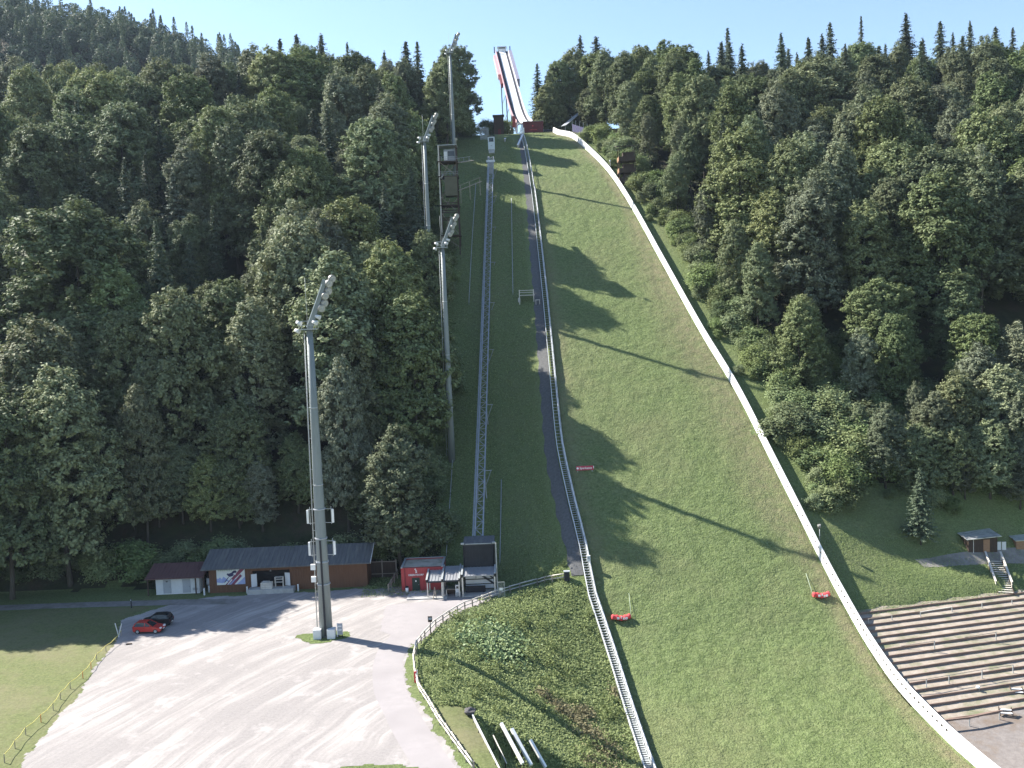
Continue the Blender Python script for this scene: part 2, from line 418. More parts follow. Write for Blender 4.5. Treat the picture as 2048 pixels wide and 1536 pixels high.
# gravel with pale wheel tracks worn into it
def gravel_mat():
    m = bpy.data.materials.new('gravel'); N, L = nt(m); b = N['Principled BSDF']; b.inputs['Roughness'].default_value = .95; b.inputs['Specular IOR Level'].default_value = .1
    tc = N.new('ShaderNodeTexCoord'); o = tc.outputs['Object']
    def noise(sc_, det=5, ro=.6, vec=o):
        n = N.new('ShaderNodeTexNoise'); n.inputs['Scale'].default_value = sc_; n.inputs['Detail'].default_value = det; n.inputs['Roughness'].default_value = ro
        L.new(vec, n.inputs['Vector']); return n
    def mapr(s, a, b_, c=0, d=1):
        r = N.new('ShaderNodeMapRange'); r.inputs[1].default_value = a; r.inputs[2].default_value = b_; r.inputs[3].default_value = c; r.inputs[4].default_value = d
        L.new(s, r.inputs[0]); return r.outputs[0]
    def mix(f, a, b_):
        x = N.new('ShaderNodeMix'); x.data_type = 'RGBA'; L.new(f, x.inputs[0])
        for i, c in ((6, a), (7, b_)):
            if isinstance(c, tuple): x.inputs[i].default_value = (*c, 1)
            else: L.new(c, x.inputs[i])
        return x.outputs[2]
    def math_(op, a, b_):
        x = N.new('ShaderNodeMath'); x.operation = op
        for i, c in ((0, a), (1, b_)):
            if isinstance(c, (int, float)): x.inputs[i].default_value = c
            else: L.new(c, x.inputs[i])
        return x.outputs[0]
    # wheel tracks: arcs swept round a turning point, squeezed noise along polar coordinates
    sp = N.new('ShaderNodeSeparateXYZ'); L.new(o, sp.inputs[0])
    dx = math_('SUBTRACT', sp.outputs[0], 95.0); dy = math_('SUBTRACT', sp.outputs[1], 38.0)
    rr = math_('SQRT', math_('ADD', math_('MULTIPLY', dx, dx), math_('MULTIPLY', dy, dy)), 0)
    an = math_('ARCTAN2', dy, dx)
    warp = noise(.05, 3)
    rr2 = math_('ADD', rr, math_('MULTIPLY', warp.outputs['Fac'], 5.0))
    cv = N.new('ShaderNodeCombineXYZ'); L.new(math_('MULTIPLY', rr2, .62), cv.inputs[0]); L.new(math_('MULTIPLY', an, 2.5), cv.inputs[1])
    t1 = noise(1.0, 6, .72, cv.outputs[0])
    cv2 = N.new('ShaderNodeCombineXYZ'); L.new(math_('MULTIPLY', rr2, 2.6), cv2.inputs[0]); L.new(math_('MULTIPLY', an, 5.0), cv2.inputs[1])
    t2 = noise(1.0, 3, .6, cv2.outputs[0])
    tracks = math_('MULTIPLY', mapr(t1.outputs['Fac'], .42, .62), mapr(t2.outputs['Fac'], .3, .6, .45, 1))
    big = mapr(noise(.09, 5, .6).outputs['Fac'], .38, .6)
    fine = mapr(noise(3.2, 6, .75).outputs['Fac'], .3, .7)
    c = mix(fine, (.222,.206,.20), (.30,.278,.268))
    c = mix(math_('MULTIPLY', math_('MAXIMUM', tracks, 0), mapr(big, 0, 1, .12, .9)), c, (.47,.435,.41))
    c = mix(mapr(noise(.22, 6, .65).outputs['Fac'], .56, .74), c, (.43,.40,.385))
    L.new(c, b.inputs['Base Color'])
    bp = N.new('ShaderNodeBump'); bp.inputs['Distance'].default_value = .03; L.new(noise(7, 5, .7).outputs['Fac'], bp.inputs['Height']); L.new(bp.outputs[0], b.inputs['Normal'])
    return m
M_GRAVEL = gravel_mat()
M_PLAZA = pm('plaza_gravel', (.17,.15,.14), (.235,.21,.195), 1.6, .95, .03, 6, c3=(.17,.13,.10), s3=.3)
M_ASPHALT = pm('pale_asphalt', (.27,.25,.25), (.315,.29,.29), .8, .92, .01, 8, c3=(.25,.23,.23), s3=.2)
M_DIRT = pm('dirt_path', (.19,.175,.165), (.26,.24,.23), 1.2, .95, .02, 5, c3=(.15,.145,.115), s3=.4)

lotA = pz(240, 1276, 0); lotB = pz(20, 1560, 0)
lot = [(lotB.x - 2, 60), (lotB.x, lotB.y), (lotA.x, lotA.y), (lotA.x - 3.5, 124.5), (lotA.x + 1, 131.0), (-47, 134.6), (-24, 135.4), (-12, 136), (-2, 133.5)]
lot += [(p.x - .9, p.y) for p in reversed(FENCE)] + [(3, 60)]
patch_c = pz(650, 1274, 0)
patch = [(patch_c.x + 3.3 * math.cos(a) * (1 + .15 * math.sin(3 * a)) - .3, patch_c.y + 2.0 * math.sin(a)) for a in np.linspace(0, 2 * PI, 24, endpoint=False)]
pc2 = pz(745, 1552, 0)
patch2 = [(pc2.x + 5.5 * math.cos(a), pc2.y + 2.2 * math.sin(a)) for a in np.linspace(0, 2 * PI, 20, endpoint=False)]
sheet('gravel_lot', lot, .012, M_GRAVEL, .17, .5, holes=(patch, patch2))
sheet('grass_patch', patch, .03, M_BANK, .3, .5); sheet('grass_patch', patch2, .03, M_BANK, .3, .4)
lawn = [(-140, 40), (lotB.x - 1.5, 60), (lotB.x, lotB.y), (lotA.x, lotA.y), (lotA.x - 3.5, 124.5), (lotA.x - 1, 130.4), (-70, 131.2), (-140, 131.2)]
sheet('lawn', lawn, .01, M_LAWN, .6, .3)
ribbon('dirt_path', [(-150, 133.0), (-90, 133.2), (-68, 133.0), (-52, 132.4), (-42, 131.5)], 2.6, .03, M_DIRT)
# asphalt road along the fence, widening into the forecourt of the lift
road = [Vector((p.x - 2.3 - .9, p.y, 0)) for p in FENCE[:9]]
road = [Vector((4, 62, 0))] + road + [Vector((-13.2, 121, 0)), Vector((-11.5, 127, 0))]
ribbon('asphalt_road', road, 3.5, .02, M_ASPHALT)
fore = [pz(u, v, 0) for u, v in ((770,1212),(835,1204),(1000,1197),(985,1206),(920,1235),(870,1262),(832,1290),(760,1262))]
sheet('forecourt', [(p.x, p.y) for p in fore], .028, M_ASPHALT, .3, .12)
# gravel below the terraces and the footpath above them
pl = [gp(u, v) for u, v in ((1870,1450),(1960,1436),(2010,1395),(2040,1370),(2150,1300),(2400,1500))]
plz = [(p.x, p.y) for p in pl] + [(100, 70), (66, 70)] + [(float(XR(y)) + 1.2, y) for y in (76, 84, 90, 95)]
sheet('plaza', plz, .04, M_PLAZA, .4, .4)
fp = [gp(u, v) for u, v in ((1840,1128),(1900,1122),(1980,1113),(2048,1112),(2200,1108))]
ribbon('footpath', [(p.x, p.y) for p in fp], 2.0, .05, M_DIRT)
# ------------------------------------------------------------------ trees
nrg = np.random.default_rng(11)
M_BARK = pm('bark', (.06,.05,.04), (.11,.10,.085), 2.0, .9, .02, 9, stretch=(3,3,.5))
M_LEAF = [leaf_mat('beech_leaves', (.125,.165,.062), (.255,.305,.135)), leaf_mat('maple_leaves', (.14,.175,.062), (.29,.33,.15)), leaf_mat('ash_leaves', (.13,.158,.08), (.265,.29,.175))]
M_NEEDLE = leaf_mat('spruce_needles', (.065,.09,.06), (.145,.18,.11), .15, .6, .3)
M_BUSH = leaf_mat('bush_leaves', (.14,.19,.065), (.26,.32,.13), .3)
def quads(cen, nor, size, rg, aspect=.62):
    """leaf-sized faces with given centres and normals"""
    n = len(cen); a = rg.normal(size=(n, 3)); nor = nor / np.linalg.norm(nor, axis=1, keepdims=True)
    t = np.cross(nor, a); t /= np.linalg.norm(t, axis=1, keepdims=True) + 1e-9; b = np.cross(nor, t)
    s = size[:, None]; k = s * aspect
    V = np.stack([cen - t * s, cen - b * k + nor * s * .15, cen + t * s, cen + b * k + nor * s * .15], 1).reshape(-1, 3)
    return V, np.arange(n * 4).reshape(-1, 4)
def crown_mesh(name, seed, H, Rad, base, nblob, leaf, mat, density=1.0, cone=.0):
    """a crown of several overlapping leafy masses, each covered in small sprays"""
    rg = np.random.default_rng(seed)
    blobs = [(0, 0, base + (H-base)*.56, Rad*.62, (H-base)*.44)]
    for k in range(nblob):
        t = .12 + .72 * (k + rg.uniform(.1, .9)) / nblob; az = k * 2.39996 + rg.normal(0, .4)
        env = math.sin(PI * min(.97, max(.06, t * .80 + .16))) ** .75 * (1 - cone * t)
        off = Rad * env * rg.uniform(.42, .66); r = Rad * rg.uniform(.40, .58) * (.7 + .4 * env)
        blobs.append((off*math.cos(az), off*math.sin(az), base + (H-base)*t, r, r * rg.uniform(.9, 1.5)))
    for k in range(3):
        az = rg.uniform(0, 6.28); blobs.append((Rad*.22*math.cos(az), Rad*.22*math.sin(az), H*rg.uniform(.84, .93), Rad*rg.uniform(.22,.34), H*.09))
    TC, OUT = [], []
    for bx, by, bz, br, bh in blobs:
        n = int(7.0 * density * br * (br + bh) / 2 * 1.25)
        d = rg.normal(size=(n, 3)); d /= np.linalg.norm(d, axis=1, keepdims=True); d[:, 2] = np.where(d[:, 2] < -.45, -d[:, 2], d[:, 2])
        rad = np.where(rg.random(n) < .2, rg.uniform(.5, .8, n), rg.uniform(.86, 1.2, n))[:, None]
        p = d * rad * np.array([br, br, bh]) + np.array([bx, by, bz])
        keep = np.ones(n, bool)
        for cx_, cy_, cz_, cr_, ch_ in blobs:
            e = ((p[:, 0]-cx_)/cr_)**2 + ((p[:, 1]-cy_)/cr_)**2 + ((p[:, 2]-cz_)/ch_)**2
            keep &= e > .42
        TC.append(p[keep]); o = d / np.array([br, br, bh]); OUT.append((o / np.linalg.norm(o, axis=1, keepdims=True))[keep])
    tc = np.concatenate(TC); out = np.concatenate(OUT); nt_ = len(tc); per = 40
    ax = out * .55 + np.array([0, 0, .55]) + rg.normal(0, .35, (nt_, 3)); ax /= np.linalg.norm(ax, axis=1, keepdims=True)
    ts = rg.uniform(.6, 1.25, nt_)
    n = nt_ * per; o = np.repeat(out, per, 0); A = np.repeat(ax, per, 0)
    s = rg.normal(0, .30, n)[:, None]
    d = rg.normal(size=(n, 3)); d /= np.linalg.norm(d, axis=1, keepdims=True); d *= rg.random((n, 1)) ** .5 * .72
    cen = np.repeat(tc, per, 0) + (A * s * 1.3 + d * np.array([1.0, 1.0, .6])) * np.repeat(ts, per)[:, None]
    nor = o * .55 + np.array([0, 0, .55]) + d * .6 + rg.normal(0, .38, (n, 3))
    V, F = quads(cen, nor, leaf * .88 * rg.uniform(.65, 1.35, n), rg)
    return fast_mesh(name, V, F, mat)
def trunk_mesh(name, seed, H, r, limbs=7, top=.9, base=.3):
    rr = random.Random(seed); m = MB(); pts = []; x = y = 0
    for i in range(7):
        t = i / 6; pts.append((x, y, -1.0 + (H*top+1)*t)); x += rr.uniform(-.25, .25); y += rr.uniform(-.25, .25)
    m.tube(pts, [r*(1.25 if i == 0 else 1)*(1-.8*i/6) for i in range(7)], 7)
    for k in range(limbs):
        t = rr.uniform(base, .8); a = rr.uniform(0, 6.28); L = H*.2*(1.2-t)
        j = min(5, int(t*6)); p = Vector(pts[j]).lerp(Vector(pts[j+1]), t*6-j)
        q = p + Vector((math.cos(a)*L, math.sin(a)*L, L*.7))
        m.tube([p, p.lerp(q, .5) + Vector((0,0,-.2)), q], [r*.35*(1.1-t), r*.25*(1.1-t), .03], 5)
    return m.mesh(name, M_BARK)
def spruce_mesh(name, seed, H, Rad, base, dens=1.0):
    rg = np.random.default_rng(seed); cs, ns, ss = [], [], []
    z = base
    while z < H - .3:
        t = (z - base) / (H - base); L = Rad * (1 - t) ** .74 * rg.uniform(.85, 1.1) + .25
        nb = int((4 + 4 * (1 - t)) * dens) + 2; a0 = rg.uniform(0, 6.28)
        for b in range(nb):
            a = a0 + 2*PI*b/nb + rg.normal(0, .16); l = L * rg.uniform(.6, 1.15)
            k = max(4, int(l / .22)); s = (np.arange(k) + rg.random(k) * .6) / k
            r = s * l; droop = -.32 * r + .10 * r * r / max(l, .5) * 1.6
            px = r * math.cos(a); pyy = r * math.sin(a); pz_ = z + rg.normal(0, .30) + droop * rg.uniform(.7, 1.4) + rg.normal(0, .07, k)
            side = (rg.random(k) - .5) * .55 * (1 - .4 * s) * l * .5
            px = px - math.sin(a) * side; pyy = pyy + math.cos(a) * side
            cs.append(np.stack([px, pyy, pz_ - abs(side) * .15], -1))
            nn = np.stack([np.full(k, math.cos(a) * .45), np.full(k, math.sin(a) * .45), np.full(k, .8)], -1) + rg.normal(0, .38, (k, 3)); ns.append(nn)
            ss.append((.30 + .30 * (1 - s)) * rg.uniform(.8, 1.3, k) * (.7 + .4 * (1 - t)))
        z += rg.uniform(.34, .52) * (.75 + .5 * (1 - t))
    cs.append(np.array([[0, 0, H - .1 * q] for q in range(9)])); ns.append(rg.normal(0, 1, (9, 3))); ss.append(np.full(9, .16))
    V, F = quads(np.concatenate(cs), np.concatenate(ns), np.concatenate(ss), rg, .5)
    return fast_mesh(name, V, F, M_NEEDLE)
BROAD = []
for k, (H, Rd, bs, nb_, mt, cn) in enumerate([(30, 7.6, 2.0, 10, 0, .0), (32, 6.6, 2.0, 11, 0, .25), (28, 8.2, 1.5, 9, 1, .05), (33, 7.0, 3.5, 11, 2, .2), (29, 7.4, 1.5, 10, 1, .3), (30, 6.2, 1.5, 10, 2, .35), (31, 7.9, 2.5, 11, 0, .15)]):
    BROAD.append((H, crown_mesh('broadleaf_crown', 100+k, H, Rd, bs, nb_, .30, M_LEAF[mt], 1.0, cn), trunk_mesh('broadleaf_trunk', 200+k, H, .38)))
SPRUCE = [(H, spruce_mesh('spruce_crown', 300+k, H, Rd, b), trunk_mesh('spruce_trunk', 320+k, H, .26, 0, .96)) for k, (H, Rd, b) in enumerate([(26, 5.4, 3), (28, 4.7, 2.5), (24, 5.8, 4), (30, 5.2, 6)])]
BUSH = [(3.4, crown_mesh('bush_crown', 400+k, 3.4, Rd, .2, 5, .15, M_BUSH, 2.6), trunk_mesh('bush_stems', 420+k, 3.0, .05, 5, .7, .1)) for k, Rd in enumerate((1.7, 2.1, 1.4, 1.9))]
def plant(protos, name, x, y, h, label, cat, group=None, k=None, sq=1.0, z=None):
    H, cr, tr = protos[k % len(protos)] if k is not None else protos[nrg.integers(len(protos))]
    s = h / H
    o = bpy.data.objects.new(name, None); C.objects.link(o); o.location = (x, y, (zf(x, y) if z is None else z) - .1); o.rotation_euler = (0, 0, float(nrg.uniform(0, 6.28)))
    o.scale = (s * sq, s * sq, s); o.empty_display_size = .3
    tag(o, label, cat, group)
    for nm, me in (('crown', cr), ('trunk' if h > 5 else 'stems', tr)):
        c = bpy.data.objects.new(nm, me); C.objects.link(c); c.parent = o
    return o
TAKEN = []
def spot(u, v, h, y0=128.0, y1=420.0):
    y = y0
    while y < y1:
        p = py(u, v, y)
        if p.z - zf(p.x, p.y) <= h: return p.x, p.y
        y += .7
    return p.x, p.y
def key(u, v, h, kind, label, k=None, sq=1.0, rad=4.5, y0=128.0, yfix=None):
    if yfix: x = py(u, v, yfix).x; y = yfix; h = py(u, v, yfix).z - zf(x, y)
    else: x, y = spot(u, v, h, y0)
    TAKEN.append((x, y, rad)); KEYPOS.append((u, v, y, 26 if yfix else 95))
    if kind == 'b': return plant(BROAD, 'broadleaf_tree', x, y, h, label, 'tree', None, k, sq)
    return plant(SPRUCE, 'spruce_tree', x, y, h, label, 'spruce', None, k, sq)
KEYPOS = []
KEYS = [
 (148,425,40,'b','big round-crowned leafy tree with sunlit top in front of a group of spruces',0,1.25,6),
 (70,670,35,'b','leafy tree with a sunlit tip at the left edge of the photo, above the lawn',4,1.1,5),
 (345,600,33,'b','leafy tree catching a small patch of sun midway between the lawn and the spruces',2,.9,4.5),
 (505,618,30,'b','pale dense leafy tree with a rounded sunlit side, left of the nearest floodlight mast',5,1.0,5),
 (660,525,38,'b','tall leafy tree standing directly behind the lamps of the nearest floodlight mast',1,1.15,6),
 (590,455,34,'b','bright leafy tree just uphill and left of the nearest mast lamps',2,1.0,5),
 (820,612,29,'b','sunlit leafy tree hiding the lower half of the second floodlight mast',4,1.1,5.5),
 (790,870,22,'b','dark shaded leafy tree above the fenced gap between long shed and red hut',3,1.2,5),
 (470,815,20,'b','shaded round leafy tree right behind the long wooden shed roof, with a sunlit shoulder',0,.95,6),
 (275,790,25,'b','tall shaded tree behind the white toilet container and its red roof',3,.8,5),
 (700,640,30,'b','pointed leafy tree half lit, uphill right of the nearest mast',5,.9,5),
 (850,470,18,'b','bright leafy tree beside the foot of the third mast',2,1.0,4),
 (750,255,32,'b','leafy tree with a dark right side high on the left slope under the skyline',6,1.2,6),
 (600,120,32,'b','wide leafy crown forming the rounded skyline hump below two spruces',2,1.4,6),
 (163,308,30,'s','tallest narrow spruce of the dark group on the left slope',1,.85,3),
 (122,365,24,'s','leftmost small spruce of the dark group on the left slope',0,.8,3),
 (196,385,21,'s','short spruce squeezed between the tallest narrow spruce and the twin spruces',2,.75,3),
 (248,320,30,'s','left one of the twin tall spruces on the left slope',0,.9,3),
 (290,312,31,'s','right one of the twin tall spruces on the left slope',3,.9,3),
 (345,345,29,'s','broad spruce ending the dark group on its right side',2,1.05,3),
 (425,415,25,'s','slender spruce standing alone below the dark spruce group',1,.85,3),
 (378,478,21,'s','small spruce lower than and just left of the slender lone one',2,.8,3),
 (592,68,24,'s','spruce on the left skyline with layered gappy branches, first of a pair',2,.9,3,338),
 (642,70,26,'s','spruce on the left skyline with a wide dense cone, second of a pair',0,1.2,3,336),
 (694,86,24,'s','thin spruce tip poking above the left skyline right of a pair of spruces',1,.7,3,338),
 (768,104,24,'s','low dark spruce tip on the skyline midway to the top floodlight mast',0,1.0,3,334),
 (1074,128,30,'s','dark lone spruce right beside the inrun tower against the sky',1,1.15,3,331),
 (1092,150,22,'s','shorter spruce tucked behind the dark lone one at the inrun tower',2,1.0,3,333),
 (1160,74,26,'s','left spruce of two breaking the skyline right of the inrun tower',0,1.0,3,338),
 (1192,72,25,'s','right spruce of two breaking the skyline right of the inrun tower',2,1.0,3,338),
 (1455,58,24,'s','single spiky spruce on the right skyline above the coach stand',1,.9,3,342),
 (1812,28,30,'s','tallest pointed spruce of the right skyline',0,1.1,3,322),
 (1722,34,25,'s','bare thin-topped spruce left of the tallest one on the right skyline',1,.6,3,336),
 (1660,44,23,'s','squat spruce tip on the right skyline, second left of the tallest',2,.8,3,338),
 (1880,42,24,'s','first spruce right of the tallest one on the right skyline',2,.9,3,338),
 (1940,44,23,'s','ragged spruce near the right end of the skyline',3,.9,3,336),
 (1840,940,12,'s','pale young conifer standing at the foot of the right wood, left of the small shed',2,1.0,3),
 (1118,128,20,'b','rounded leafy tree just right of the dark lone spruce at the inrun',0,1.1,3,334),
 (1146,108,20,'b','tall leafy tree second to the right of the dark lone spruce on the hilltop',4,1.0,3,337),
 (1098,172,12,'b','low leafy tree in front of the spruces right of the take-off wall',2,1.2,2,328),
 (1180,118,20,'b','leafy tree below the two skyline spruces right of the inrun tower',6,1.1,3,333),
 (1640,130,26,'b','large domed leafy tree on the upper right slope below the skyline',2,1.5,7),
 (1910,215,27,'b','leafy tree with a bare stem showing high on the right slope',3,1.0,5),
 (1760,570,19,'b','rounded leafy tree in the middle of the right slope lit from the left',0,1.3,6),
 (1910,570,18,'b','tall brownish-lit leafy tree high above the small shed',1,1.3,6),
 (1600,610,16,'b','dense leafy tree just uphill of the long white board, halfway down',4,1.2,5.5),
 (1790,640,17,'b','reddish-toned leafy tree between two rounder ones in mid right slope',6,1.0,5),
 (1930,900,8,'b','small sunlit leafy tree directly above the shed with the bright tin roof',5,1.2,4),
 (1985,700,14,'b','dark leafy tree near the right edge of the photo above the sheds',3,1.2,6),
]
for a in KEYS:
    key(*a[:5], k=a[5], sq=a[6], rad=a[7], yfix=a[8] if len(a) > 8 else None)
# trees at the left, partly outside the frame, that shade the car park
for x, y, h in ((-79, 137.5, 31), (-88, 137, 33), (-97, 135, 33), (-72, 142, 33), (-105, 139, 34), (-93, 146, 36)):
    TAKEN.append((x, y, 5)); plant(BROAD, 'broadleaf_tree', x, y, h, 'tall shaded leafy tree at the far left edge of the wood, behind the dirt path', 'tree', 'shaded trees along the dirt path')

def zone(x, y):
    u, v, d = proj((x, y, zf(x, y) + 18))
    if x < 0:
        if y > 286: return 'skyline left of the inrun', 'trees on the left skyline'
        if x > -34 and y > 160: return 'wood edge beside the lift clearing', 'trees along the lift clearing'
        if y < 172 and x > -52: return 'dark wood behind the sheds', 'trees behind the sheds'
        if y < 185: return 'shaded lower left wood above the lawn', 'trees above the lawn'
        if y < 235: return 'middle of the left slope, below the upper bright crowns', 'trees in the middle of the left slope'
        return 'upper left slope under the skyline', 'trees on the upper left slope'
    if y > 290: return 'right skyline behind the jump', 'trees on the right skyline'
    e = x - float(XR(y))
    if e < 24: return 'wood edge beside the long white board', 'trees along the white board'
    if y < 175: return 'foot of the right slope above the terraces', 'trees at the foot of the right slope'
    if y < 230: return 'middle of the right slope', 'trees in the middle of the right slope'
    return 'upper right slope under the skyline', 'trees on the upper right slope'
nb = ns_ = 0
def free(x, y, r):
    return all((x-a)**2 + (y-b)**2 > ((r + c) * .62) ** 2 for a, b, c in TAKEN)
def edgeL(y):
    return float(np.interp(y, [140, 150, 170, 200, 235, 240, 284, 290, 345], [-24, -19, -16, -18, -22, -29, -28, -13, -12]))
row = 0; y = 142.0
while y < 346:
    sp_ = 11.0 if y < 300 else 10.0
    row += 1
    xs_ = np.arange(-185, 205, sp_) + (row % 2) * sp_ / 2
    for x in xs_:
        xx = float(x + nrg.uniform(-2.6, 2.6)); yy = float(y + nrg.uniform(-2.6, 2.6))
        if xx < 0:
            if xx > edgeL(yy) or (yy < 149 and -62 < xx < -8): continue
        else:
            if xx < (float(XR(yy)) + (9.5 if yy < 285 else 11) if yy < 321 else 14.5): continue
            
        u, v, d = proj((xx, yy, zf(xx, yy) + 14))
        if u < -25 or u > 2075: continue
        if xx > 0 and (yy < 146 or (yy < 152 and 60 < xx < 84)): continue
        if not free(xx, yy, 5.4): continue
        zl, gr = zone(xx, yy)
        n1 = float(vnoise(xx, yy, 26, 8)); sp_prob = .10 + (.30 if n1 > .25 else 0) + (.10 if yy > 290 else 0)
        edge_r = xx > 0 and xx - float(XR(yy)) < 18
        front = yy < 152
        def clip_h(h):
            # keep the singled-out trees behind visible
            for ku, kv, ky, mg in KEYPOS:
                if yy < ky - 1:
                    uu, vt, dd = proj((xx, yy, zf(xx, yy) + h))
                    if abs(uu - ku) < (24 if mg < 50 else 30 + 4200 / dd) and vt < kv + mg: h -= (kv + mg - vt) * dd / F_PX
            return h
        if nrg.random() < sp_prob and not edge_r:
            h = float(nrg.uniform(24, 33)); ns_ += 1
            if xx > 0 and yy < 165: h *= .35
            h = clip_h(h)
            if h < 7: continue
            plant(SPRUCE, 'spruce_tree', xx, yy, h, 'dark conifer standing in the ' + zl, 'spruce', 'conifers: ' + gr, None, float(nrg.uniform(.85, 1.15)))
        else:
            h = float(nrg.uniform(25, 34)) * (1 + .10 * n1)
            er_ = xx - float(XR(yy))
            if xx > 0 and yy < 149: h *= .22
            elif xx > 0 and yy < 157 and er_ < 40: h *= .32
            elif edge_r and yy < 175: h *= .42
            elif edge_r: h *= .58
            elif xx > 0 and yy < 163: h *= .48
            if xx > 60 and 235 < yy <= 290: h *= .80
            if yy > 290: h *= .84 - (.20 if xx > 60 else 0) - (.08 if xx > 115 else 0)
            if not (-36 < xx < 0 and yy > 172): h = clip_h(h)
            if xx > 0: h = max(h, 8.0)
            if h < 5: continue
            nb += 1
            plant(BROAD, 'broadleaf_tree', xx, yy, h, 'leafy tree standing in the ' + zl, 'tree', 'leafy ' + gr, None, float(nrg.uniform(.95, 1.2)) * (.8 if front and -55 < xx < -12 else 1))
        TAKEN.append((xx, yy, 3.2))
    y += sp_ * .9
for u, v, h in ((1955,700,17),(2005,745,16),(1915,760,15),(2045,800,15),(1980,850,12),(1870,800,14),(1840,860,11),(2040,900,10),(1770,820,13),(1905,860,11),(1960,640,18),(2035,660,18)):
    x, y = spot(u, v, h); plant(BROAD, 'broadleaf_tree', x, y, h, 'young leafy tree on the lower right slope above the small sheds', 'tree', 'young trees above the small sheds', None, 1.25)
for x in np.arange(-66, -17, 4.6):
    plant(BROAD, 'broadleaf_tree', float(x + nrg.uniform(-1, 1)), float(151.5 + nrg.uniform(-1.5, 3)), float(nrg.uniform(10, 15)), 'shaded young leafy tree in the understorey right behind the sheds', 'tree', 'young trees behind the sheds', None, 1.25)
# far hazy ridge at the upper left: a wood that reads as one mass
fv, ff, off = [], [], 0
for q in range(1500):
    xx = float(nrg.uniform(-460, -110)); yy = float(nrg.uniform(455, 650))
    u, v, d = proj((xx, yy, zf(xx, yy) + 12))
    if u < -40 or u > 620 or v > 230: continue
    rg = np.random.default_rng(q); sprc = rg.random() < .35; h = float(rg.uniform(17, 25)) if sprc else float(rg.uniform(12, 18))
    n = 420; t = rg.random(n); az = rg.uniform(0, 6.28, n)
    r = (3.4 * (1 - t) ** .75 + .2) * rg.random(n) ** .4 if sprc else 4.6 * np.sqrt(np.sin(PI * np.clip(t, .02, .98))) * rg.random(n) ** .35
    cen = np.stack([xx + r*np.cos(az), yy + r*np.sin(az), zf(xx, yy) + h * (.12 + .88 * t)], -1)
    nor = np.stack([np.cos(az), np.sin(az), np.full(n, .9)], -1) + rg.normal(0, .5, (n, 3))
    V, F = quads(cen, nor, rg.uniform(.4, .8, n) * (.8 if sprc else 1.0), rg); fv.append(V); ff.append(F + off); off += len(V)
tag(link_mesh('far_forest', fast_mesh('far_forest', np.concatenate(fv), np.concatenate(ff), leaf_mat('far_leaves', (.07,.11,.05), (.15,.20,.10), .2))), kind='stuff')
# bushes along the board, the wood edges and behind the jump
def bush(x, y, h, lab, grp): plant(BUSH, 'bush', x, y, h, lab, 'bush', grp, None, float(nrg.uniform(1.0, 1.5)))
for y in np.arange(140, 300, 2.6):
    for e0 in (3.4, 6.0, 8.6):
        if nrg.random() < (.30 if e0 < 4 else .75):
            bush(float(XR(y)) + e0 + float(nrg.uniform(-.9, 1.2)), float(y + nrg.uniform(-1, 1)), float(nrg.uniform(1.5, 3.0) if e0 < 4 else nrg.uniform(2.2, 5.0)), 'green bush growing along the outer side of the long white board', 'bushes along the white board')
for q in range(70):
    y = float(nrg.uniform(144, 178)); e0 = float(nrg.uniform(9, 34)); bush(float(XR(y)) + e0, y, float(nrg.uniform(2.5, 5.5)), 'leafy bush among the young trees above the grass bank on the right', 'bushes among the young trees on the right')
for x in np.arange(64, 84, 2.4):
    bush(float(x), float(141.5 + nrg.uniform(-1.5, 2)), float(nrg.uniform(1.5, 3)), 'bush at the foot of the right wood beside the small sheds', 'bushes at the foot of the right wood')
for x in np.arange(-96, -12, 2.6):
    bush(float(x), float(143.5 + nrg.uniform(-1.2, 1.5)), float(nrg.uniform(2, 5)), 'shaded bush at the foot of the left wood behind the sheds', 'bushes at the foot of the left wood')
for y in np.arange(146, 240, 3.2):
    bush(edgeL(y) + float(nrg.uniform(1.5, 5.5)), float(y), float(nrg.uniform(1.6, 4.5)), 'shaded bush at the edge of the lift clearing', 'bushes along the lift clearing')
for q in range(26):
    x = float(nrg.uniform(-44, -9)); y = float(nrg.uniform(306, 318)); bush(x, y, float(nrg.uniform(2.5, 4.5)), 'bush under the trees on the hilltop left of the lift cabin', 'bushes under the hilltop trees')
for x in np.arange(58, 90, 1.7):
    bush(float(x), float(143.5 + nrg.uniform(-1.6, 2.2)), float(nrg.uniform(1.2, 2.6)), 'bush at the foot of the right wood beside the small sheds', 'bushes at the foot of the right wood')
for u, v, h in ((1130, 246, 4.5), (1142, 250, 3.5), (1000, 246, 4.0), (1010, 238, 5), (985, 243, 4), (972, 240, 5), (1075, 238, 4), (1092, 240, 5), (1112, 240, 5)):
    p = py(u, v, 326 + nrg.uniform(-2, 6)); bush(p.x, p.y, h, 'rounded bush on the hilltop beside the take-off table', 'bushes on the hilltop')
print('TREES', nb, ns_)
